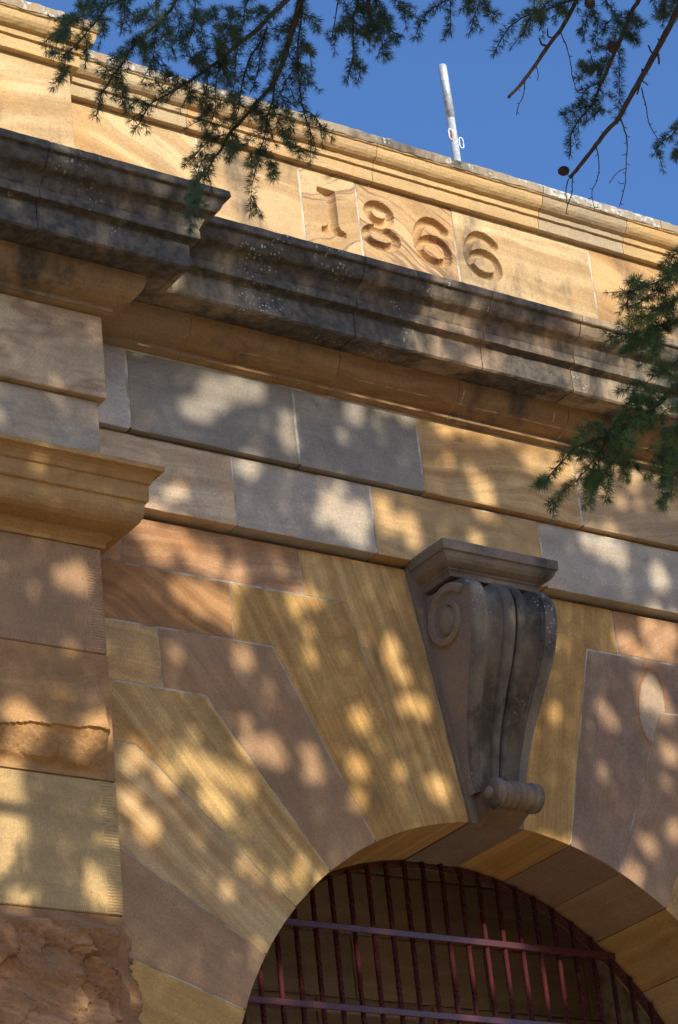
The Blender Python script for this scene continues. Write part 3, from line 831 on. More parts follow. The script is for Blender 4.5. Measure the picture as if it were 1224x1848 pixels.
con = smooth(link('console', bm, STONE, key, (KX, -.1, 5.8), **props((.26, .22, .165), band=.2, ang=85, bscale=10, stain=.55, lichen=.7, crust=.16)))
con.data.set_sharp_from_angle(angle=math.radians(40)) if hasattr(con.data, 'set_sharp_from_angle') else None

# volutes on both flanks: a raised spiral band and a round eye
def volute(s):
    cy, cz = -.064, 6.040
    X = KX + s*.219
    bm = bmesh.new(); pts = []
    n = 64
    rings = []
    for i in range(n+1):
        t = i/n
        a = math.radians(35 + 400*t)
        r = .166 - .088*t**.8
        w = .046*(1 - .5*t)
        ca, sa = math.cos(a), math.sin(a)
        ro, ri = r, r - w
        h = .021
        dy = -1
        po = (cy - ro*ca*1.0, cz + ro*sa); pi_ = (cy - ri*ca, cz + ri*sa)
        rings.append([bm.verts.new((X, *po)), bm.verts.new((X + s*h*.75, po[0], po[1])), bm.verts.new((X + s*h, po[0]*.8+pi_[0]*.2, po[1]*.8+pi_[1]*.2)), bm.verts.new((X + s*h, po[0]*.2+pi_[0]*.8, po[1]*.2+pi_[1]*.8)), bm.verts.new((X, *pi_))])
    for a, b in zip(rings, rings[1:]):
        for k in range(4):
            bm.faces.new((a[k], a[k+1], b[k+1], b[k]))
    bm.faces.new(rings[0]); bm.faces.new(rings[-1][::-1])
    bmesh.ops.recalc_face_normals(bm, faces=bm.faces)
    v = link('volute', bm, STONE, key, (X, cy, cz), **props((.30, .24, .175), band=.1, stain=.3))
    bm = bmesh.new()
    bmesh.ops.create_uvsphere(bm, u_segments=24, v_segments=12, radius=1)
    for q in bm.verts: q.co = Vector((X + s*.004 + q.co.x*.017, cy + .004 + q.co.y*.062, cz - .004 + q.co.z*.062))
    smooth(link('volute_eye', bm, STONE, key, (X, cy, cz), **props((.30, .24, .175), band=.1)))
volute(-1); volute(1)

# foot roll of the console with three collars, and the bud on each end
bm = bmesh.new()
R0 = .062; ry, rz = -.058, 5.292
us = [i/90 for i in range(91)]
rings = []
for u in us:
    x = KX - .117 + .234*u
    a = abs(2*u-1)
    r = R0
    if a > .66: r = R0*(1.04 - .06*((a-.83)/.17)**2)
    elif a > .60: r = R0*.84
    elif a > .30: r = R0*(.80 + .10*math.sin((a-.30)/.30*math.pi))
    elif a > .25: r = R0*.80
    elif a > .03: r = R0*(.86 + .12*math.sin((a-.03)/.22*math.pi))
    else: r = R0*.82
    ring = []
    for k in range(28):
        th = 2*math.pi*k/28
        yy, zz = ry + r*math.cos(th), rz + r*math.sin(th)
        ring.append(bm.verts.new((x, yy, zz)))
    rings.append(ring)
for a, b in zip(rings, rings[1:]):
    for k in range(28):
        bm.faces.new((a[k], a[(k+1) % 28], b[(k+1) % 28], b[k]))
bm.faces.new(rings[0]); bm.faces.new(rings[-1][::-1])
bmesh.ops.recalc_face_normals(bm, faces=bm.faces)
roll = smooth(link('scroll_roll', bm, STONE, key, (KX, ry, rz), **props((.25, .20, .14), band=.1, stain=.5, lichen=.4)))
for s in (-1, 1):
    bm = bmesh.new()
    bmesh.ops.create_uvsphere(bm, u_segments=18, v_segments=10, radius=1)
    for q in bm.verts: q.co = Vector((KX + s*.120 + q.co.x*.020, ry + q.co.y*.026, rz + q.co.z*.026))
    smooth(link('bud', bm, STONE, key, (KX+s*.106, ry, rz), **props((.27, .225, .18), band=.1)))
# tail of the console under the roll, running back into the arch
TAIL = [(-.070, 5.262), (-.040, 5.244), (-.010, 5.232), (.025, 5.218), (.066, 5.204), (.066, 5.36), (-.02, 5.36), (-.06, 5.30)]
bm = bmesh.new()
for sgn in (0,):
    A = [bm.verts.new((KX - .100, y, z)) for y, z in TAIL]; B = [bm.verts.new((KX + .100, y, z)) for y, z in TAIL]
    bm.faces.new(A); bm.faces.new(B[::-1])
    for i in range(len(TAIL)): bm.faces.new((A[i-1], A[i], B[i], B[i-1]))
bmesh.ops.recalc_face_normals(bm, faces=bm.faces)
link('console_tail', bm, STONE, key, (KX, 0, 5.26), **props((.22, .15, .09), band=.1, stain=.35))
# cap slab over the console
KCP = [(-.20, 6.212), (.060, 6.212), (.062, 6.236), (.068, 6.240), (.071, 6.247), (.084, 6.252), (.101, 6.262), (.113, 6.276), (.119, 6.290), (.120, 6.299), (.130, 6.301), (.132, 6.343), (.128, 6.346), (-.20, 6.350)]
kp = [((KX-.172, WALL_Y+.0), (-1, 0)), ((KX-.172, -.065), (-1, -1))] + [((KX-.172+.344*i/12, -.065), (0, -1)) for i in range(1, 12)] + [((KX+.172, -.065), (1, -1)), ((KX+.172, WALL_Y), (1, 0))]
KC = [(s if s > -.1 else -.06, z) for s, z in KCP]
link('console_cap', sweep(KC, kp, jitter=.0012), STONE, key, (KX, -.1, 6.28), **props((.24, .195, .145), band=.2, stain=.42, lichen=.2))

# ------------------------------------------------------------------ iron gate
gate = empty('iron_gate', (AX, .53, 0), 'maroon painted iron bar gate closing the dark archway', 'gate')
GY = .530
def rod(x, z0, z1, r=.0112, seg=10):
    bm = bmesh.new()
    tube(bm, [(x, GY, z0), (x, GY, z1)], [r, r], seg)
    return smooth(link('bar', bm, IRON, gate, (x, GY, (z0+z1)/2)))
x = 5.732 - 6*.0955
while x < AX + AR - .03:
    if x > AX - AR + .03:
        top = AZ + math.sqrt((AR-.012)**2 - (x-AX)**2)
        rod(x, .06, top)
    x += .0955
for z in (4.872, 4.537, 3.75, 2.2, .30):
    hw = math.sqrt(max(.01, (AR-.006)**2 - max(0, z-AZ)**2))
    bm = bmesh.new(); box(bm, AX-hw, AX+hw, GY-.019, GY+.019, z-.0150, z+.0150)
    bmesh.ops.bevel(bm, geom=list(bm.edges), offset=.003, segments=1, affect='EDGES')
    link('rail', bm, IRON, gate, (AX, GY, z))
bm = bmesh.new(); rings = []
for i in range(61):
    a = math.pi*i/60
    rings.append([bm.verts.new((AX + r*math.cos(a), y, AZ + r*math.sin(a))) for r, y in ((AR-.002, GY+.012), (AR-.020, GY+.012), (AR-.020, GY+.05), (AR-.002, GY+.05))])
for a, b in zip(rings, rings[1:]):
    for k in range(4): bm.faces.new((a[k], a[(k+1) % 4], b[(k+1) % 4], b[k]))
bm.faces.new(rings[0]); bm.faces.new(rings[-1][::-1])
bmesh.ops.recalc_face_normals(bm, faces=bm.faces)
link('arched_frame', bm, IRON, gate, (AX, GY, AZ))

# ------------------------------------------------------------------ steel pole on the roof
pole = empty('steel_pole', (7.292, .60, 8.12), 'short galvanised steel pole standing on the roof behind the coping', 'pole')
bm = bmesh.new(); tube(bm, [(7.292, .60, 8.12), (7.283, .60, 9.255)], [.0205, .0205], 20)
smooth(link('lower_tube', bm, STEEL, pole, (7.29, .6, 8.7)))
bm = bmesh.new(); tube(bm, [(7.2838, .60, 9.255), (7.2755, .60, 9.575), (7.2754, .60, 9.58)], [.0222, .0222, .019], 20)
smooth(link('upper_tube', bm, STEEL, pole, (7.28, .6, 9.4)))
for s, dz in ((-1, 0.035), (1, 0.0)):
    cx, cz = 7.287 + s*.030, 9.110 + dz
    pts = []
    for k in range(17):
        a = 2*math.pi*k/16
        ca, sa = math.cos(a), math.sin(a)
        pts.append((cx + .0125*math.copysign(abs(ca)**.6, ca), .585, cz + .031*math.copysign(abs(sa)**.6, sa)))
    bm = bmesh.new(); tube(bm, pts, [.0030]*17, 6)
    smooth(link('wire_loop', bm, WIRE, pole, (cx, .585, cz)))
bm = bmesh.new(); tube(bm, [(7.262, .582, 9.118), (7.264, .582, 9.135), (7.263, .582, 9.160)], [.004, .007, .004], 8)
link('rubber_clip', bm, ORANGE, pole, (7.263, .58, 9.14))

# ------------------------------------------------------------------ cedar tree
BOUGHS = {
 'A': [
  ('w',0.0087,0.0039,[[3.666,-3.152,6.261],[3.622,-3.094,6.21],[3.587,-3.055,6.173],[3.565,-3.021,6.142],[3.524,-2.986,6.105],[3.486,-2.95,6.066],[3.444,-2.917,6.028],[3.387,-2.88,5.983]]),
  ('f',0.0039,0.0016,[[3.387,-2.88,5.983],[3.346,-2.854,5.954],[3.308,-2.827,5.928],[3.299,-2.792,5.898],[3.292,-2.767,5.876]]),
  ('f',0.0019,0.0011,[[3.346,-2.854,5.954],[3.321,-2.855,5.987],[3.307,-2.822,5.996]]),
  ('f',0.0019,0.0011,[[3.308,-2.827,5.928],[3.296,-2.789,5.965],[3.295,-2.726,5.98]]),
  ('f',0.0016,0.0009,[[3.407,-2.883,5.992],[3.491,-2.756,6.047]]),
  ('f',0.0016,0.0009,[[3.387,-2.88,5.983],[3.378,-2.826,6.042],[3.407,-2.771,6.111]]),
  ('w',0.0102,0.0063,[[3.666,-3.152,6.261],[3.665,-3.098,6.222],[3.673,-3.05,6.186],[3.678,-3.001,6.145],[3.681,-2.961,6.107],[3.677,-2.919,6.066]]),
  ('f',0.0057,0.0025,[[3.677,-2.919,6.066],[3.663,-2.887,6.04],[3.641,-2.848,6.012],[3.622,-2.807,5.978],[3.602,-2.775,5.953],[3.595,-2.743,5.922],[3.579,-2.709,5.893],[3.572,-2.665,5.85]]),
  ('f',0.0024,0.0011,[[3.588,-2.767,5.949],[3.564,-2.718,5.948],[3.552,-2.656,5.933],[3.55,-2.609,5.931]]),
  ('f',0.0022,0.0011,[[3.576,-2.723,5.908],[3.58,-2.664,5.931],[3.606,-2.589,5.936],[3.636,-2.523,5.947]]),
  ('f',0.002,0.0009,[[3.602,-2.775,5.953],[3.577,-2.833,5.868],[3.521,-2.894,5.803]]),
  ('f',0.0019,0.0009,[[3.622,-2.807,5.978],[3.578,-2.804,5.976],[3.555,-2.782,5.951],[3.523,-2.765,5.927]]),
  ('f',0.0035,0.0016,[[3.592,-3.024,6.153],[3.605,-2.965,6.145],[3.608,-2.899,6.128],[3.63,-2.825,6.109],[3.655,-2.766,6.099],[3.68,-2.715,6.092],[3.691,-2.667,6.087]]),
  ('f',0.0024,0.0013,[[3.596,-3.009,6.144],[3.615,-2.947,6.124],[3.642,-2.889,6.104],[3.652,-2.835,6.084]]),
  ('f',0.0032,0.0011,[[3.677,-2.919,6.066],[3.696,-2.865,6.03],[3.705,-2.822,6.01],[3.719,-2.78,5.975],[3.726,-2.742,5.956],[3.733,-2.699,5.915],[3.739,-2.658,5.871],[3.747,-2.629,5.81]]),
  ('f',0.0016,0.0009,[[3.682,-2.815,5.895],[3.653,-2.887,5.801],[3.613,-2.947,5.701]]),
  ('f',0.0016,0.0009,[[3.682,-2.835,5.944],[3.66,-2.813,5.936],[3.644,-2.795,5.919]]),
  ('f',0.0016,0.0009,[[3.678,-2.81,5.899],[3.639,-2.82,5.851],[3.609,-2.845,5.799]]),
  ('f',0.0035,0.0013,[[3.665,-3.098,6.222],[3.682,-3.079,6.211],[3.705,-3.01,6.151],[3.724,-2.969,6.092],[3.74,-2.947,6.017],[3.748,-2.944,5.951],[3.754,-2.952,5.903],[3.755,-2.949,5.856],[3.754,-2.939,5.798]]),
  ('f',0.0019,0.0009,[[3.742,-2.954,5.958],[3.757,-2.969,5.942],[3.773,-2.987,5.89],[3.789,-3.001,5.849]]),
  ('f',0.0019,0.0009,[[3.684,-2.882,6.015],[3.673,-2.911,5.944],[3.662,-2.957,5.857],[3.645,-3.009,5.786],[3.625,-3.063,5.703]]),
  ('f',0.0019,0.0009,[[3.694,-2.91,6.039],[3.693,-2.935,5.969],[3.68,-2.962,5.913],[3.664,-2.991,5.851]]),
  ('f',0.0017,0.0009,[[3.679,-3.073,6.204],[3.687,-3.098,6.167],[3.693,-3.125,6.116]]),
  ('f',0.0017,0.0009,[[3.704,-3.01,6.144],[3.77,-2.957,6.189],[3.827,-2.897,6.225]]),
  ('f',0.0017,0.0009,[[3.717,-2.983,6.104],[3.766,-2.947,6.105],[3.802,-2.904,6.105]]),
  ('f',0.0017,0.0009,[[3.678,-3.001,6.145],[3.631,-3.016,6.073],[3.593,-3.035,6.002]]),
  ('f',0.0017,0.0009,[[3.673,-3.05,6.186],[3.678,-2.985,6.206],[3.702,-2.92,6.227]]),
  ('f',0.0025,0.0011,[[3.502,-3.107,6.179],[3.473,-3.104,6.139],[3.474,-3.073,6.09],[3.48,-3.026,6.032],[3.494,-2.986,5.98],[3.494,-2.964,5.933]]),
  ('f',0.0022,0.0011,[[3.477,-2.94,6.056],[3.511,-2.858,6.025],[3.547,-2.791,6.003],[3.556,-2.732,5.976]]),
  ('f',0.0019,0.0011,[[3.486,-2.95,6.066],[3.419,-3.03,6.025],[3.379,-3.11,5.993]]),
  ('f',0.0019,0.0011,[[3.524,-2.986,6.105],[3.428,-3.089,6.044],[3.337,-3.17,5.972]]),
  ('f',0.0019,0.0011,[[3.493,-3.051,6.138],[3.491,-3.008,6.183],[3.522,-2.949,6.227]]),
  ('f',0.0019,0.0009,[[3.444,-2.917,6.028],[3.381,-2.983,5.997],[3.322,-3.031,5.957]]),
  ('f',0.0019,0.0009,[[3.444,-2.917,6.028],[3.439,-2.927,5.977],[3.413,-2.941,5.922]]),
  ('f',0.0019,0.0009,[[3.486,-2.95,6.066],[3.572,-2.84,6.113],[3.633,-2.734,6.153]]),
  ('f',0.0019,0.0009,[[3.461,-2.846,5.983],[3.545,-2.759,6.023],[3.574,-2.672,6.045]]),
  ('f',0.0019,0.0009,[[3.595,-2.853,6.024],[3.544,-2.875,5.987],[3.499,-2.891,5.944]]),
  ('f',0.0019,0.0009,[[3.641,-2.848,6.012],[3.712,-2.779,6.051],[3.772,-2.701,6.08]]),
  ('f',0.0019,0.0009,[[3.676,-2.983,6.129],[3.708,-2.968,6.111],[3.725,-2.942,6.076]]),
  ('f',0.0019,0.0009,[[3.679,-2.937,6.084],[3.727,-2.91,6.078],[3.762,-2.883,6.058]]),
  ('f',0.0019,0.0009,[[3.587,-3.055,6.173],[3.515,-3.107,6.127],[3.463,-3.138,6.072]]),
  ('f',0.0047,0.0016,[[3.32,-3.069,6.2],[3.3,-3.014,6.156],[3.293,-2.991,6.131],[3.271,-2.947,6.109],[3.251,-2.903,6.085],[3.234,-2.866,6.063],[3.221,-2.832,6.03],[3.211,-2.81,6.015],[3.2,-2.78,5.985],[3.192,-2.763,5.971],[3.19,-2.746,5.931],[3.189,-2.734,5.91]]),
  ('f',0.0017,0.0009,[[3.222,-2.831,6.024],[3.267,-2.75,6.034],[3.322,-2.664,6.039]]),
  ('f',0.0019,0.0009,[[3.274,-2.955,6.116],[3.264,-2.884,6.172],[3.273,-2.836,6.204]]),
  ('f',0.0019,0.0009,[[3.229,-2.887,6.239],[3.254,-2.83,6.267],[3.281,-2.773,6.267],[3.306,-2.711,6.257]]),
  ('f',0.0019,0.0009,[[3.271,-2.947,6.109],[3.3,-2.89,6.1],[3.329,-2.834,6.102],[3.361,-2.774,6.102]]),
  ('f',0.0019,0.0009,[[3.302,-3.006,6.134],[3.306,-3.016,6.077],[3.292,-3.002,6.022],[3.276,-2.993,5.975]]),
  ('f',0.0019,0.0009,[[3.251,-2.903,6.085],[3.229,-2.906,6.059],[3.199,-2.895,6.043]]),
  ('f',0.0019,0.0009,[[3.234,-2.866,6.063],[3.185,-2.883,6.019],[3.142,-2.908,5.974]]),
  ('f',0.0019,0.0009,[[3.251,-2.903,6.085],[3.226,-2.953,6.004],[3.196,-2.995,5.93]]),
  ('f',0.0019,0.0009,[[3.287,-2.98,6.128],[3.253,-3.034,6.033],[3.21,-3.075,5.945]]),
  ('f',0.0024,0.0009,[[3.33,-3.064,6.17],[3.333,-3.055,6.101],[3.328,-3.032,6.038],[3.315,-3.007,5.982]]),
  ('f',0.0019,0.0009,[[3.35,-3.027,6.107],[3.381,-3.004,6.097],[3.413,-2.967,6.085],[3.445,-2.917,6.07]]),
  ('f',0.0017,0.0009,[[3.348,-3.032,6.113],[3.327,-3.11,6.043],[3.3,-3.198,5.989]]),
  ('f',0.0017,0.0009,[[3.351,-3.011,6.09],[3.358,-2.963,6.097],[3.377,-2.914,6.098]]),
  ('f',0.002,0.0011,[[3.274,-2.98,6.19],[3.247,-2.975,6.146],[3.222,-2.974,6.11]]),
  ('f',0.0019,0.0009,[[3.211,-2.81,6.015],[3.183,-2.823,6.006],[3.157,-2.835,5.98]]),
  ('f',0.0035,0.0013,[[3.243,-2.919,6.241],[3.226,-2.844,6.248],[3.215,-2.786,6.265],[3.21,-2.743,6.279],[3.187,-2.675,6.289],[3.165,-2.609,6.284],[3.144,-2.549,6.274]]),
  ('f',0.0028,0.0009,[[3.196,-2.817,6.233],[3.182,-2.784,6.203],[3.168,-2.754,6.183],[3.153,-2.722,6.158],[3.136,-2.687,6.141],[3.132,-2.674,6.107],[3.125,-2.655,6.08],[3.116,-2.635,6.053]]),
  ('f',0.0016,0.0009,[[3.187,-2.793,6.212],[3.177,-2.829,6.156],[3.16,-2.853,6.102]]),
  ('f',0.0016,0.0009,[[3.167,-2.748,6.183],[3.166,-2.745,6.146],[3.166,-2.744,6.105]]),
  ('f',0.0016,0.0009,[[3.138,-2.684,6.143],[3.141,-2.631,6.176],[3.147,-2.584,6.206]]),
  ('f',0.0016,0.0009,[[3.179,-2.798,6.264],[3.119,-2.835,6.203],[3.07,-2.886,6.138]]),
  ('f',0.0016,0.0009,[[3.149,-2.739,6.233],[3.178,-2.65,6.297],[3.202,-2.56,6.361]]),
  ('f',0.0016,0.0009,[[3.124,-2.701,6.22],[3.082,-2.762,6.138],[3.033,-2.822,6.066]]),
  ('f',0.0016,0.0009,[[3.135,-2.669,6.11],[3.16,-2.631,6.121],[3.178,-2.581,6.136]]),
 ],
 'A2': [
  ('f',0.0022,0.001,[[3.149,-3.313,5.38],[3.167,-3.243,5.374],[3.188,-3.177,5.368],[3.22,-3.108,5.338]]),
  ('f',0.0014,0.0008,[[3.144,-3.271,5.338],[3.092,-3.332,5.266],[3.05,-3.397,5.193]]),
 ],
 'B': [
  ('w',0.0026,0.0013,[[3.912,-2.98,6.447],[3.915,-2.947,6.41],[3.92,-2.91,6.357],[3.921,-2.877,6.299],[3.929,-2.89,6.295]]),
  ('f',0.0036,0.0013,[[3.958,-3.018,6.436],[3.967,-2.976,6.408],[3.974,-2.931,6.37],[3.987,-2.9,6.315],[3.997,-2.876,6.268],[4.003,-2.846,6.248],[4.01,-2.822,6.231]]),
  ('f',0.0016,0.001,[[3.956,-2.933,6.213],[3.947,-2.965,6.177],[3.937,-2.995,6.133]]),
  ('f',0.002,0.001,[[3.918,-2.96,6.422],[3.935,-2.95,6.405],[3.948,-2.938,6.383],[3.949,-2.908,6.356],[3.937,-2.863,6.338]]),
  ('f',0.0023,0.001,[[3.956,-2.982,6.384],[3.935,-3.017,6.331],[3.924,-3.071,6.237],[3.909,-3.13,6.145],[3.89,-3.175,6.042]]),
  ('f',0.0023,0.001,[[3.973,-3.029,6.414],[3.958,-3.064,6.344],[3.942,-3.105,6.267],[3.925,-3.153,6.193],[3.908,-3.198,6.094]]),
  ('f',0.0018,0.001,[[3.992,-3.043,6.326],[3.958,-3.084,6.251],[3.925,-3.134,6.177]]),
  ('f',0.002,0.001,[[4.004,-3.083,6.376],[4.045,-3.054,6.38],[4.086,-3.028,6.39],[4.127,-2.997,6.386]]),
  ('f',0.0018,0.001,[[3.954,-2.963,6.352],[3.907,-2.973,6.3],[3.866,-2.996,6.25]]),
  ('f',0.0018,0.001,[[3.955,-2.951,6.32],[3.994,-2.936,6.333],[4.028,-2.915,6.368]]),
  ('f',0.0018,0.001,[[3.979,-3.003,6.301],[4.07,-2.87,6.388]]),
  ('f',0.0018,0.001,[[3.964,-3.0,6.39],[4.023,-2.947,6.416],[4.078,-2.891,6.442]]),
  ('f',0.0029,0.0011,[[4.099,-3.278,6.273],[4.065,-3.241,6.252],[4.039,-3.215,6.236],[4.018,-3.193,6.206],[4.002,-3.171,6.157]]),
  ('f',0.002,0.001,[[4.081,-3.254,6.278],[4.073,-3.26,6.248],[4.073,-3.253,6.19],[4.071,-3.244,6.145]]),
  ('f',0.0021,0.001,[[4.15,-3.319,6.262],[4.153,-3.295,6.245],[4.156,-3.256,6.215],[4.162,-3.221,6.19]]),
  ('f',0.0018,0.001,[[4.15,-3.306,6.251],[4.217,-3.256,6.267],[4.279,-3.199,6.289]]),
  ('f',0.0018,0.001,[[4.123,-3.296,6.259],[4.078,-3.331,6.191],[4.042,-3.369,6.12]]),
 ],
 'C': [
  ('w',0.007,0.005,[[4.528,-3.359,6.414],[4.526,-3.302,6.372],[4.517,-3.231,6.318],[4.5,-3.18,6.282],[4.483,-3.122,6.238],[4.465,-3.074,6.202],[4.442,-3.031,6.17]]),
  ('w',0.0027,0.0022,[[4.506,-3.2,6.296],[4.486,-3.198,6.297],[4.474,-3.214,6.309]]),
  ('w',0.005,0.0017,[[4.498,-3.177,6.279],[4.477,-3.175,6.28],[4.458,-3.187,6.29]]),
  ('p',0.0017,0.0012,[[4.485,-3.125,6.239],[4.499,-3.114,6.226],[4.507,-3.098,6.207]]),
  ('p',0.0017,0.0012,[[4.472,-3.083,6.208],[4.483,-3.051,6.176],[4.48,-3.028,6.156],[4.484,-3.007,6.134]]),
  ('p',0.002,0.0012,[[4.518,-3.219,6.308],[4.545,-3.203,6.283],[4.558,-3.195,6.263],[4.573,-3.182,6.225],[4.581,-3.172,6.184],[4.589,-3.174,6.139]]),
  ('f',0.0041,0.0015,[[4.567,-3.346,6.396],[4.51,-3.297,6.37],[4.477,-3.278,6.356],[4.439,-3.259,6.338],[4.365,-3.228,6.304],[4.331,-3.187,6.269],[4.325,-3.132,6.229]]),
  ('f',0.0018,0.001,[[4.395,-3.242,6.319],[4.424,-3.184,6.334],[4.465,-3.123,6.348]]),
  ('f',0.0018,0.001,[[4.478,-3.282,6.359],[4.53,-3.226,6.385],[4.577,-3.179,6.416]]),
  ('f',0.0018,0.001,[[4.432,-3.265,6.341],[4.445,-3.233,6.392],[4.453,-3.19,6.435]]),
  ('f',0.0018,0.001,[[4.42,-3.252,6.33],[4.367,-3.298,6.261],[4.324,-3.348,6.196]]),
  ('w',0.0075,0.005,[[4.66,-3.448,6.377],[4.658,-3.422,6.333],[4.65,-3.39,6.307],[4.638,-3.335,6.235],[4.628,-3.298,6.192],[4.62,-3.27,6.151]]),
  ('f',0.005,0.0013,[[4.62,-3.27,6.151],[4.614,-3.248,6.127],[4.605,-3.218,6.084],[4.595,-3.184,6.063],[4.582,-3.141,6.035],[4.577,-3.125,6.004],[4.574,-3.117,5.955]]),
  ('f',0.0027,0.001,[[4.633,-3.318,6.215],[4.674,-3.285,6.23],[4.708,-3.232,6.175],[4.743,-3.17,6.105]]),
  ('f',0.002,0.001,[[4.602,-3.206,6.079],[4.535,-3.213,6.042],[4.469,-3.224,5.995]]),
  ('f',0.0017,0.001,[[4.604,-3.214,6.082],[4.588,-3.249,6.031],[4.564,-3.256,6.0]]),
  ('f',0.0017,0.001,[[4.612,-3.239,6.116],[4.63,-3.24,6.109],[4.648,-3.238,6.104]]),
  ('f',0.002,0.001,[[4.628,-3.298,6.192],[4.656,-3.24,6.229],[4.675,-3.159,6.261],[4.689,-3.073,6.293]]),
  ('f',0.002,0.001,[[4.613,-3.243,6.142],[4.576,-3.214,6.114],[4.552,-3.219,6.067]]),
  ('f',0.002,0.001,[[4.619,-3.264,6.154],[4.661,-3.186,6.251],[4.695,-3.095,6.325]]),
  ('f',0.002,0.001,[[4.559,-3.322,6.379],[4.576,-3.307,6.367],[4.606,-3.289,6.33],[4.624,-3.285,6.304]]),
  ('f',0.0018,0.001,[[4.577,-3.312,6.362],[4.55,-3.302,6.309],[4.52,-3.297,6.262]]),
  ('f',0.002,0.001,[[4.596,-3.344,6.376],[4.609,-3.357,6.31],[4.583,-3.335,6.268],[4.556,-3.314,6.232]]),
  ('f',0.0018,0.001,[[4.642,-3.355,6.273],[4.608,-3.414,6.202],[4.571,-3.467,6.125]]),
  ('f',0.0018,0.001,[[4.647,-3.379,6.299],[4.583,-3.407,6.249],[4.525,-3.432,6.151]]),
  ('f',0.0018,0.001,[[4.648,-3.384,6.306],[4.61,-3.44,6.235],[4.568,-3.49,6.162]]),
  ('f',0.0018,0.001,[[4.638,-3.335,6.235],[4.647,-3.272,6.27],[4.655,-3.212,6.297]]),
  ('w',0.01,0.0053,[[4.704,-3.576,6.283],[4.695,-3.536,6.234],[4.682,-3.485,6.182],[4.669,-3.435,6.132],[4.655,-3.382,6.082],[4.637,-3.316,6.023],[4.629,-3.287,5.99],[4.612,-3.234,5.964],[4.598,-3.188,5.933],[4.581,-3.138,5.898],[4.569,-3.101,5.877]]),
  ('p',0.0025,0.0012,[[4.631,-3.289,5.987],[4.643,-3.288,5.933],[4.651,-3.274,5.896],[4.662,-3.245,5.851],[4.677,-3.213,5.813],[4.685,-3.167,5.77]]),
  ('p',0.0017,0.0012,[[4.662,-3.245,5.851],[4.644,-3.219,5.842],[4.636,-3.193,5.821]]),
  ('w',0.0013,0.0012,[[4.673,-3.216,5.817],[4.663,-3.211,5.818],[4.654,-3.21,5.822]]),
  ('p',0.002,0.001,[[4.602,-3.2,5.939],[4.607,-3.194,5.882],[4.609,-3.173,5.837],[4.604,-3.147,5.809],[4.622,-3.129,5.763]]),
  ('p',0.002,0.0012,[[4.655,-3.372,6.051],[4.667,-3.365,5.985],[4.68,-3.351,5.947],[4.718,-3.338,5.908]]),
  ('p',0.002,0.0012,[[4.572,-3.111,5.88],[4.572,-3.101,5.836],[4.568,-3.08,5.801],[4.566,-3.063,5.771]]),
  ('p',0.002,0.0012,[[4.568,-3.099,5.876],[4.564,-3.082,5.845],[4.566,-3.075,5.803]]),
  ('w',0.0033,0.0025,[[4.67,-3.439,6.134],[4.666,-3.427,6.145],[4.664,-3.421,6.172]]),
  ('w',0.0036,0.003,[[4.673,-3.445,6.127],[4.674,-3.442,6.109],[4.674,-3.439,6.096]]),
  ('w',0.0027,0.0023,[[4.678,-3.468,6.165],[4.674,-3.458,6.167],[4.674,-3.456,6.176]]),
  ('w',0.0033,0.003,[[4.656,-3.385,6.087],[4.656,-3.388,6.108]]),
  ('w',0.0023,0.002,[[4.656,-3.381,6.069],[4.663,-3.392,6.049]]),
  ('w',0.0033,0.0027,[[4.653,-3.373,6.066],[4.65,-3.355,6.037]]),
  ('f',0.0027,0.0012,[[4.778,-3.409,5.954],[4.795,-3.352,5.966],[4.815,-3.292,5.975],[4.831,-3.241,5.993],[4.855,-3.177,5.998]]),
  ('f',0.0017,0.001,[[4.8,-3.353,5.911],[4.75,-3.379,5.858],[4.712,-3.401,5.802]]),
  ('f',0.002,0.001,[[4.688,-3.516,6.309],[4.647,-3.543,6.247],[4.605,-3.568,6.176],[4.564,-3.595,6.112]]),
  ('f',0.002,0.001,[[4.699,-3.555,6.275],[4.757,-3.477,6.319],[4.817,-3.4,6.341]]),
  ('f',0.0017,0.001,[[4.674,-3.47,6.326],[4.684,-3.458,6.301]]),
 ],
 'D': [
  ('f',0.0033,0.0014,[[4.569,-3.56,5.365],[4.534,-3.507,5.325],[4.499,-3.472,5.299],[4.46,-3.451,5.281],[4.417,-3.434,5.261],[4.375,-3.43,5.247]]),
  ('f',0.0018,0.0011,[[4.515,-3.457,5.299],[4.49,-3.465,5.265],[4.44,-3.463,5.233],[4.387,-3.449,5.187]]),
  ('f',0.0017,0.0009,[[4.44,-3.414,5.278],[4.45,-3.384,5.274],[4.458,-3.354,5.27]]),
  ('f',0.0017,0.0009,[[4.473,-3.438,5.296],[4.482,-3.396,5.336],[4.499,-3.345,5.366]]),
  ('f',0.0027,0.0014,[[4.553,-3.559,5.379],[4.522,-3.53,5.357],[4.496,-3.518,5.347],[4.49,-3.498,5.323]]),
  ('f',0.0018,0.0009,[[4.545,-3.49,5.31],[4.518,-3.472,5.286],[4.504,-3.46,5.254]]),
  ('f',0.0018,0.0009,[[4.541,-3.519,5.346],[4.47,-3.55,5.274],[4.394,-3.592,5.217]]),
  ('f',0.0033,0.0014,[[4.579,-3.511,5.209],[4.585,-3.421,5.221],[4.593,-3.343,5.23],[4.582,-3.266,5.262],[4.553,-3.227,5.305]]),
  ('f',0.003,0.0014,[[4.581,-3.524,5.273],[4.523,-3.499,5.234],[4.459,-3.478,5.194],[4.402,-3.474,5.152],[4.347,-3.487,5.121]]),
  ('f',0.0018,0.0009,[[4.498,-3.353,5.195],[4.465,-3.331,5.195],[4.427,-3.304,5.18]]),
  ('f',0.0018,0.0009,[[4.526,-3.378,5.181],[4.555,-3.3,5.204],[4.558,-3.197,5.223]]),
  ('f',0.0018,0.0009,[[4.533,-3.393,5.183],[4.481,-3.427,5.109],[4.424,-3.457,5.037]]),
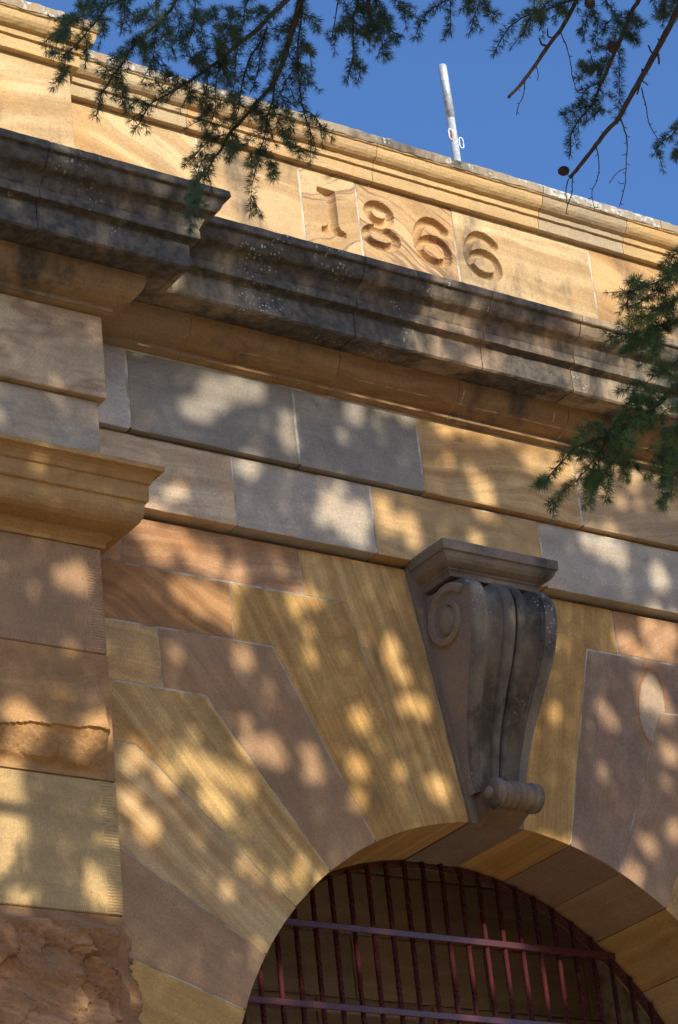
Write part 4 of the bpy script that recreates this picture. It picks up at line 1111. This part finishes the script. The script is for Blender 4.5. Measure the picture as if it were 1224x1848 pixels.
  ('f',0.0018,0.0009,[[4.534,-3.432,5.25],[4.582,-3.408,5.24],[4.603,-3.348,5.243]]),
  ('f',0.0018,0.0009,[[4.507,-3.39,5.232],[4.584,-3.325,5.25],[4.636,-3.237,5.274]]),
  ('f',0.0018,0.0009,[[4.555,-3.465,5.255],[4.556,-3.421,5.266],[4.57,-3.376,5.246]]),
  ('f',0.0018,0.0009,[[4.498,-3.353,5.195],[4.532,-3.292,5.206],[4.561,-3.238,5.229]]),
  ('w',0.0076,0.0036,[[4.575,-3.564,5.032],[4.535,-3.428,4.999],[4.517,-3.369,4.975],[4.503,-3.319,4.963],[4.484,-3.254,4.956],[4.463,-3.195,4.947],[4.441,-3.142,4.946],[4.422,-3.109,4.946]]),
  ('f',0.003,0.0011,[[4.422,-3.109,4.946],[4.364,-3.098,4.886],[4.308,-3.093,4.827],[4.265,-3.116,4.791]]),
  ('f',0.0027,0.0011,[[4.463,-3.195,4.947],[4.45,-3.175,4.903],[4.43,-3.139,4.871],[4.415,-3.113,4.846],[4.39,-3.066,4.818],[4.37,-3.03,4.784]]),
  ('f',0.0018,0.0009,[[4.467,-3.203,4.948],[4.427,-3.217,4.952],[4.381,-3.225,4.938],[4.329,-3.22,4.899]]),
  ('f',0.0024,0.0009,[[4.482,-3.247,4.955],[4.5,-3.204,4.903],[4.532,-3.193,4.886],[4.565,-3.18,4.878]]),
  ('f',0.0021,0.0009,[[4.469,-3.237,4.88],[4.431,-3.207,4.823],[4.397,-3.19,4.775],[4.363,-3.177,4.719]]),
  ('f',0.0018,0.0009,[[4.45,-3.189,4.835],[4.437,-3.198,4.788],[4.422,-3.194,4.741]]),
  ('f',0.0018,0.0009,[[4.468,-3.237,4.868],[4.53,-3.171,4.871],[4.592,-3.098,4.882]]),
  ('f',0.0018,0.0009,[[4.437,-3.131,4.876],[4.485,-3.095,4.876],[4.524,-3.029,4.877]]),
  ('f',0.0018,0.0009,[[4.438,-3.159,4.815],[4.497,-3.064,4.881],[4.553,-2.984,4.896]]),
  ('f',0.0018,0.0009,[[4.503,-3.319,4.967],[4.494,-3.301,4.996],[4.477,-3.275,4.999]]),
  ('f',0.0021,0.0009,[[4.518,-3.369,4.982],[4.515,-3.338,5.034],[4.504,-3.306,5.055],[4.48,-3.256,5.056]]),
  ('f',0.0021,0.0009,[[4.538,-3.429,5.017],[4.563,-3.35,5.092],[4.583,-3.281,5.124]]),
  ('f',0.0018,0.0009,[[4.554,-3.462,5.081],[4.544,-3.436,5.077],[4.535,-3.417,5.073]]),
  ('f',0.0018,0.0009,[[4.496,-3.294,4.962],[4.482,-3.353,4.911],[4.455,-3.347,4.887],[4.433,-3.341,4.894]]),
  ('f',0.0018,0.0009,[[4.493,-3.283,4.962],[4.474,-3.269,4.977],[4.453,-3.261,4.966]]),
  ('f',0.0018,0.0009,[[4.473,-3.221,4.953],[4.429,-3.295,4.882],[4.384,-3.371,4.818]]),
  ('f',0.0018,0.0009,[[4.45,-3.162,4.945],[4.434,-3.18,4.903],[4.412,-3.183,4.88]]),
  ('f',0.0018,0.0009,[[4.511,-3.347,4.973],[4.575,-3.253,5.056],[4.628,-3.143,5.125]]),
  ('f',0.0018,0.0009,[[4.47,-3.212,4.95],[4.527,-3.147,4.942],[4.58,-3.065,4.959]]),
  ('f',0.0018,0.0009,[[4.432,-3.124,4.946],[4.45,-3.103,4.937],[4.462,-3.073,4.937]]),
  ('f',0.0024,0.0009,[[4.54,-3.465,4.926],[4.526,-3.423,4.934],[4.517,-3.386,4.942],[4.507,-3.357,4.924]]),
  ('f',0.0027,0.0009,[[4.545,-3.471,4.887],[4.51,-3.425,4.86],[4.485,-3.4,4.837],[4.464,-3.387,4.787],[4.434,-3.35,4.742]]),
  ('f',0.0023,0.0009,[[4.525,-3.423,4.872],[4.486,-3.423,4.813],[4.462,-3.423,4.714],[4.44,-3.43,4.654],[4.396,-3.426,4.607]]),
  ('f',0.0018,0.0009,[[4.519,-3.363,4.75],[4.479,-3.382,4.722],[4.438,-3.396,4.688]]),
  ('f',0.0018,0.0009,[[4.543,-3.4,4.77],[4.563,-3.348,4.808],[4.583,-3.285,4.848]]),
  ('f',0.0018,0.0009,[[4.507,-3.377,4.853],[4.561,-3.329,4.851],[4.618,-3.276,4.855]]),
  ('f',0.0018,0.0009,[[4.498,-3.353,4.811],[4.484,-3.375,4.762],[4.463,-3.384,4.729]]),
  ('f',0.0018,0.0009,[[4.521,-3.413,4.868],[4.554,-3.359,4.886],[4.586,-3.295,4.933]]),
 ],
}

tree = empty('cedar_tree', (9.7, -10.2, 0), 'dark green cedar whose boughs hang in front of the gatehouse', 'tree')
TX, TY = 9.7, -10.2
bm = bmesh.new()
tube(bm, [(TX, TY, 0), (TX-.05, TY, .5), (TX-.1, TY+.1, 3), (TX-.05, TY+.05, 6.5), (TX-.15, TY-.1, 9), (TX-.1, TY+.1, 11.2)], [.52, .42, .36, .27, .17, .07], 14)
smooth(link('trunk', bm, BARK, tree, (TX, TY, 6)))

def needles_into(V, F, base, axis, n, ln, spread):
    a = axis.orthogonal().normalized(); b = axis.cross(a)
    for _ in range(n):
        th = random.uniform(0, 2*math.pi); ph = math.radians(random.uniform(8, spread))
        d = axis*math.cos(ph) + (a*math.cos(th) + b*math.sin(th))*math.sin(ph)
        L = ln*random.uniform(.75, 1.1); w = .00050
        tip = base + d*L + Vector((0, 0, -.10*L))
        p = d.orthogonal().normalized()*w; q = d.cross(p).normalized()*w
        m = base + d*L*.55
        i = len(V)
        V += [base + p*.6, base - p*.3 + q*.5, base - p*.3 - q*.5, m + p, m - p*.5 + q*.87, m - p*.5 - q*.87, tip]
        F += [(i, i+1, i+4, i+3), (i+1, i+2, i+5, i+4), (i+2, i, i+3, i+5), (i+3, i+4, i+6), (i+4, i+5, i+6), (i+5, i+3, i+6)]

def cone_mesh(P, L, R):
    """a barrel shaped cedar cone with overlapping scale rows"""
    bm = bmesh.new(); rings = []
    n = 13
    for i in range(n+1):
        t = i/n
        r = R*(max(.02, math.sin(math.pi*(.06+.88*t)))**.62)*(1.0 if i % 2 else .88)
        rings.append([bm.verts.new(P + Vector((r*math.cos(2*math.pi*(k+.5*(i//2 % 2))/16)*(1 if k % 2 else .94), r*math.sin(2*math.pi*(k+.5*(i//2 % 2))/16)*(1 if k % 2 else .94), L*(t-.5)))) for k in range(16)])
    for a, b in zip(rings, rings[1:]):
        for k in range(16): bm.faces.new((a[k], a[(k+1) % 16], b[(k+1) % 16], b[k]))
    bm.faces.new(rings[0][::-1]); bm.faces.new(rings[-1])
    return bm

LIMBS = {'A': [(TX-.1, TY, 8.2), (7.6, -7.5, 8.0), (5.6, -5.0, 7.4), (3.81, -3.23, 6.61)],
         'C': [(TX-.1, TY, 7.4), (8.3, -8.0, 7.5), (6.3, -5.4, 7.0), (4.72, -3.65, 6.38)],
         'D': [(TX-.1, TY, 5.6), (8.4, -8.2, 5.9), (6.3, -5.4, 5.7), (4.73, -3.68, 5.11)]}
LIMB_OF = {'A': 'A', 'A2': 'A', 'B': 'A', 'C': 'C', 'D': 'D'}
CONES = {'C': [((4.57, -3.08, 5.915), .027, .0185), ((4.60, -3.34, 6.20), .040, .017), ((4.51, -3.37, 6.31), .040, .017)], 'A': [((3.48, -2.94, 6.08), .030, .012)]}
groups = {'A': ['A', 'A2', 'B'], 'C': ['C'], 'D': ['D']}
LAB = {'A': 'bough with dense needle sprays hanging over the left of the parapet', 'C': 'bough with broken bare twigs and cones against the sky', 'D': 'bough with bushy bright tips reaching in before the cornice'}
for gname, members in groups.items():
    bm = bmesh.new(); V, F = [], []
    L = catmull(LIMBS[gname], 8)
    tube(bm, L, [.10 - .088*i/(len(L)-1) for i in range(len(L))], 9)
    hub = L[-1]
    for mname in members:
        stems = BOUGHS[mname]
        for si, (kind, r0, r1, pts) in enumerate(stems):
            C = catmull(pts, 4)
            # roots that begin above the frame run on to the limb
            n = len(C)
            rad = [r0 + (r1-r0)*i/(n-1) for i in range(n)]
            if kind == 'w' and r0 > .006:
                p0 = C[0]; q = catmull([tuple(hub), tuple(p0.lerp(hub, .45) + Vector((0, 0, -.02))), tuple(p0)], 3)
                tube(bm, q, [.011 + (r0-.011)*i/(len(q)-1) for i in range(len(q))], 8)
            elif mname == 'B' and si in (1, 10):
                p0 = C[0]; q = catmull([tuple(hub), tuple(p0.lerp(hub, .5)), tuple(p0)], 3)
                tube(bm, q, [.006]*len(q), 7)
            # slight knottiness
            C = [p + Vector((random.gauss(0, .0006), random.gauss(0, .0006), random.gauss(0, .0006))) for p in C]
            tube(bm, C, [r*random.uniform(.92, 1.1) for r in rad], 7 if r0 > .004 else 5)
            if kind in 'wp' and len(pts) > 3:                        # short dead spurs
                acc = 0
                for i in range(1, n):
                    acc += (C[i]-C[i-1]).length
                    if acc > (.020 if kind == 'p' else .045):
                        acc = 0
                        t = (C[i]-C[i-1]).normalized()
                        d = (t.orthogonal().normalized()); d.rotate(Matrix.Rotation(random.uniform(0, 6.28), 3, t)); d = (d + t*.5).normalized()
                        l = random.uniform(.006, .017)
                        tube(bm, [C[i], C[i] + d*l*.6, C[i] + d*l + Vector((0, 0, .003))], [.0013, .0011, .0015], 5)
            if kind == 'f' or (kind == 'w' and r0 > .0075 and gname in 'AD') or (kind == 'w' and gname == 'C' and si == 15):
                acc = random.random()*.01; total = sum((C[i]-C[i-1]).length for i in range(1, n)); run_ = 0
                bushy = gname == 'D'
                stepd = .0105 if not bushy else .0072
                for i in range(1, n):
                    seg_ = C[i]-C[i-1]; sl = seg_.length; t = seg_.normalized()
                    s = stepd - acc
                    while s < sl:
                        P = C[i-1] + t*s
                        for rep in range(3 if random.random() < .35 else 2):
                            d = t.orthogonal().normalized(); d.rotate(Matrix.Rotation(random.uniform(0, 6.28), 3, t))
                            ax = (d + t*random.uniform(.1, .7)).normalized()
                            sp = P + ax*random.uniform(.002, .005)
                            ln = .0260 if not bushy else .0265
                            if kind == 'w': ln *= .9
                            needles_into(V, F, sp, ax, random.randint(9, 14) if not bushy else random.randint(9, 13), ln, 66)
                        # side twiglets
                        if kind == 'f' and random.random() < (.17 if gname == 'A' else .10) and total > .06:
                            d = t.orthogonal().normalized(); d.rotate(Matrix.Rotation(random.uniform(0, 6.28), 3, t))
                            e = (d + t*.9 + Vector((0, 0, -.5))).normalized(); l = random.uniform(.025, .06)
                            T = [P, P + e*l*.5, P + e*l + Vector((0, 0, -.006))]
                            tube(bm, T, [.0014, .0012, .0009], 5)
                            for kk in range(int(l/.011)):
                                pp = T[0].lerp(T[2], (kk+1)/int(l/.011))
                                dd = e.orthogonal().normalized(); dd.rotate(Matrix.Rotation(random.uniform(0, 6.28), 3, e))
                                needles_into(V, F, pp, (dd + e*.6).normalized(), 12, .023, 62)
                            needles_into(V, F, T[2], e, 10, .022, 45)
                        s += stepd
                    acc = sl - (s - stepd)
                t = (C[-1]-C[-2]).normalized()
                if kind == 'f': needles_into(V, F, C[-1], t, 18, .023, 50)
    b = smooth(link('bough', bm, BARK, tree))
    b['label'] = LAB[gname]
    me = bpy.data.meshes.new('needles'); me.from_pydata([tuple(v) for v in V], [], F); me.materials.append(NEEDLE2 if gname == 'D' else NEEDLE)
    nd = bpy.data.objects.new('needles', me); COL.objects.link(nd); nd.parent = b; nd['kind'] = 'stuff'
    for P, l, r in CONES.get(gname, []):
        bm = cone_mesh(Vector(P), l, r)
        co = link('cone', bm, CONE, b)

# crown: leafy sprays in layered masses, high behind the viewer; the gaps between them let the sun's discs through
HOLES = [[5.322,0.0,6.921,40],[5.248,0.0,6.84,28],[5.434,0.0,6.977,30],[5.524,0.0,6.987,22],[6.016,0.0,6.981,26],[5.659,0.0,6.785,26],[6.736,0.0,7.069,40],[6.613,0.0,7.056,30],[6.491,0.0,7.044,30],[6.657,0.0,6.75,28],[6.963,0.0,6.95,28],[7.083,0.0,6.918,30],[6.59,0.0,7.107,25],[5.867,0.026,6.529,30],[5.929,0.026,6.468,36],[6.003,0.026,6.503,30],[5.817,0.026,6.455,20],[6.124,0.026,6.565,25],[6.245,0.026,6.51,25],[6.608,0.026,6.499,20],[7.332,0.026,6.605,30],[7.406,0.026,6.577,30],[7.239,0.026,6.615,20],[5.47,0.026,6.63,24],[6.144,0.026,6.504,20],[7.635,0.026,6.508,30],[4.971,0.075,6.292,26],[5.011,0.075,6.25,30],[5.121,0.075,6.264,22],[5.031,0.075,6.181,24],[5.197,0.075,6.194,26],[5.285,0.075,6.171,26],[5.401,0.075,6.154,22],[5.133,0.075,6.042,28],[5.234,0.075,6.03,28],[5.296,0.075,6.009,28],[5.332,0.075,5.979,24],[5.67,0.075,6.073,22],[5.719,0.075,6.103,20],[5.39,0.075,5.779,22],[5.923,0.075,5.587,22],[5.885,0.075,5.386,24],[6.132,0.075,5.937,24],[6.113,0.075,5.896,20],[6.16,0.075,5.829,18],[6.273,0.075,5.341,26],[6.239,0.075,5.693,22],[6.17,0.075,5.695,16],[5.113,0.075,5.371,28],[5.098,0.075,5.33,26],[5.208,0.075,5.315,30],[5.292,0.075,5.28,30],[5.339,0.075,5.252,28],[5.182,0.075,5.165,26],[5.24,0.075,5.127,22],[5.456,0.075,5.405,26],[5.504,0.075,5.377,20],[5.668,0.075,5.34,22],[4.992,0.075,5.231,26],[4.865,0.075,5.299,24],[4.851,0.075,5.279,20],[4.891,0.075,5.019,26],[4.827,0.075,5.11,24],[7.571,0.075,6.272,26],[7.683,0.075,6.249,28],[7.624,0.075,6.167,28],[7.416,0.075,6.166,26],[7.458,0.075,6.132,20],[7.489,0.075,5.964,26],[7.542,0.075,5.914,30],[7.582,0.075,5.872,24],[7.249,0.075,5.773,24],[7.571,0.075,5.662,24],[7.359,0.075,5.217,20],[7.24,0.075,5.074,24],[7.531,0.075,5.54,18],[5.572,0.075,4.94,14],[5.655,0.075,4.881,14],[7.514,0.075,5.297,20],[6.943,0.075,5.755,12],[5.881,0.075,5.25,16],[6.088,0.075,5.394,14],[5.383,0.075,5.441,16],[5.712,0.075,5.846,14],[4.207,-0.135,5.011,30],[4.21,-0.135,4.928,32],[4.21,-0.135,4.846,34],[4.195,-0.135,4.762,32],[4.223,-0.135,4.889,24],[4.541,-0.135,4.676,26],[4.521,-0.135,4.715,20],[4.579,-0.135,4.909,22],[4.616,-0.135,5.278,22],[4.545,-0.135,5.246,24],[4.23,-0.135,5.257,30],[4.272,-0.135,5.209,24],[4.544,-0.135,5.893,24],[4.469,-0.135,5.892,18],[4.198,-0.135,5.052,30],[4.218,-0.135,4.583,20],[5.489,-0.33,7.164,20],[5.514,-0.33,7.144,18],[6.279,-0.33,7.413,36],[6.196,-0.33,7.242,24],[6.316,-0.33,7.221,26],[6.172,-0.33,7.277,24],[4.316,-0.33,7.545,24],[4.4,-0.33,7.517,24],[4.284,-0.33,7.407,16],[4.922,-0.33,7.274,24],[4.772,-0.33,7.308,14],[4.334,-0.33,7.434,18],[6.887,-0.33,7.267,40],[7.077,-0.33,7.283,40],[7.264,-0.33,7.269,40],[7.46,-0.33,7.285,40],[7.208,-0.33,7.485,40],[7.015,-0.33,7.467,30],[6.774,-0.33,7.324,30],[7.387,-0.33,7.412,40],[7.552,-0.33,7.421,40],[6.991,-0.33,7.151,30],[7.275,-0.33,7.158,40],[6.448,-0.33,7.357,20],[7.545,-0.33,7.218,40],[6.651,0.51,4.779,38],[6.731,0.51,4.779,38],[6.775,0.51,4.766,34],[6.835,0.51,4.795,38],[6.92,0.51,4.778,36],[7.0,0.51,4.768,36],[7.114,0.51,4.722,32],[5.73,0.51,4.611,34],[6.777,0.51,4.893,36],[6.895,0.51,4.897,34],[6.14,0.51,4.759,24],[6.231,0.51,4.825,28],[6.641,0.51,4.559,26],[6.782,0.51,4.553,28]]
e1 = SUN.cross(Vector((0, 0, 1))).normalized(); e2 = SUN.cross(e1).normalized()
cell = {}
CS = .15
def addhole(P, r):
    u, v = P.dot(e1), P.dot(e2)
    for i in range(int((u-.2)//CS), int((u+.2)//CS)+1):
        for j in range(int((v-.2)//CS), int((v+.2)//CS)+1):
            cell.setdefault((i, j), []).append((u, v, r))
rh = random.Random(3)
for x, y, z, r in HOLES:
    q = max(.012, (r - 8)*.0018)
    addhole(Vector((x, y, z)), q)
    for _ in range(rh.choice((0, 0, 1))):
        an = rh.uniform(0, 6.28); dd = q + rh.uniform(.02, .06)
        addhole(Vector((x + math.cos(an)*dd, y, z + math.sin(an)*dd)), q*rh.uniform(.4, .8))
for _ in range(60):                       # more gaps towards the right-hand, upper end
    x = rh.uniform(6.9, 9.4); addhole(Vector((x, 0, rh.uniform(6.9, 7.4))), rh.uniform(.01, .05))
for _ in range(150):
    addhole(Vector((rh.uniform(2.4, 10.0), 0, rh.uniform(2.2, 7.2))), rh.uniform(.002, .012))
V, F = [], []
rc = random.Random(8)
def spray(P, sz):
    d = Vector((rc.gauss(0, 1), rc.gauss(0, 1), rc.gauss(0, .6))).normalized()
    w = d.cross(Vector((rc.gauss(0, 1), rc.gauss(0, 1), rc.gauss(0, 1)))).normalized()
    i = len(V)
    V.extend([P - d*sz*.5, P + w*sz*.30 - d*sz*.05, P + d*sz*.5 + Vector((0, 0, -.01)), P - w*sz*.30 + d*sz*.05])
    F.append((i, i+1, i+2, i+3))
N_SPRAY = 330000
SPR = .060
for _ in range(N_SPRAY):
    xw = rc.uniform(1.9, 10.6); zw = rc.uniform(2.0, 7.50)
    top = 7.43 + .05*noise.noise((xw*1.3, 2, 0)) 
    if zw > top: continue
    if xw < 2.4 + .4*noise.noise((zw*2, 7, 0)) or zw < 2.4 + .4*noise.noise((xw, 9, 0)): continue
    base = Vector((xw, 0, zw))
    u, v = base.dot(e1), base.dot(e2)
    bad = False
    for hu, hv, hr in cell.get((int(u//CS), int(v//CS)), ()):
        if (u-hu)**2 + (v-hv)**2 < (hr + SPR*.42)**2: bad = True; break
    if bad: continue
    lay = rc.choice((0, 1, 2, 3))
    t = 7.0 + lay*.45 + .35*noise.noise((xw*1.1, lay*5.0, zw*1.1)) + rc.uniform(-.12, .12)
    spray(base + SUN*t, SPR*rc.uniform(.7, 1.15))
me = bpy.data.meshes.new('crown'); me.from_pydata([tuple(v) for v in V], [], F); me.materials.append(NEEDLE)
crown = bpy.data.objects.new('crown', me); COL.objects.link(crown); crown.parent = tree; crown['kind'] = 'stuff'
crown.matrix_parent_inverse = Matrix.Translation(-tree.location)
# unseen leafy belt added behind the viewer: it closes the low sky off from the shaded front
V, F = [], []
rw = random.Random(4)
for _ in range(30000):
    a = math.radians(rw.uniform(-172, -8)); r = 52 + rw.uniform(0, 8)
    top = 8 + 2.5*noise.noise((a*7, 1, 0)) + 1.2*noise.noise((a*23, 4, 0))
    P = Vector((6 + r*math.cos(a), 1 + r*math.sin(a), top*rw.random()**.8))
    d = Vector((rw.gauss(0, 1), rw.gauss(0, 1), rw.gauss(0, 1))).normalized(); w = d.orthogonal().normalized(); sz = rw.uniform(1.0, 2.0)
    i = len(V)
    V += [P - d*sz*.5, P + w*sz*.32, P + d*sz*.5, P - w*sz*.32]; F.append((i, i+1, i+2, i+3))
me = bpy.data.meshes.new('added_leaf_screen'); me.from_pydata([tuple(v) for v in V], [], F); me.materials.append(NEEDLE)
leaf_screen = bpy.data.objects.new('added_leaf_screen', me); COL.objects.link(leaf_screen); leaf_screen['kind'] = 'stuff'
# limbs that carry the crown
for i, (zt, x2, y2, z2) in enumerate(((7.4, 4.0, -7.8, 7.6), (8.2, 3.2, -7.9, 9.0), (9.0, 4.6, -8.4, 10.2), (8.0, 6.2, -8.6, 8.6), (9.4, 7.2, -8.9, 10.8))):
    bm = bmesh.new()
    L = catmull([(TX-.1, TY, zt), ((TX+x2)/2+.4, (TY+y2)/2-.1, (zt+z2)/2+.25), (x2, y2, z2)], 8)
    tube(bm, L, [.085 - .07*k/(len(L)-1) for k in range(len(L))], 8)
    smooth(link('limb', bm, BARK, tree))
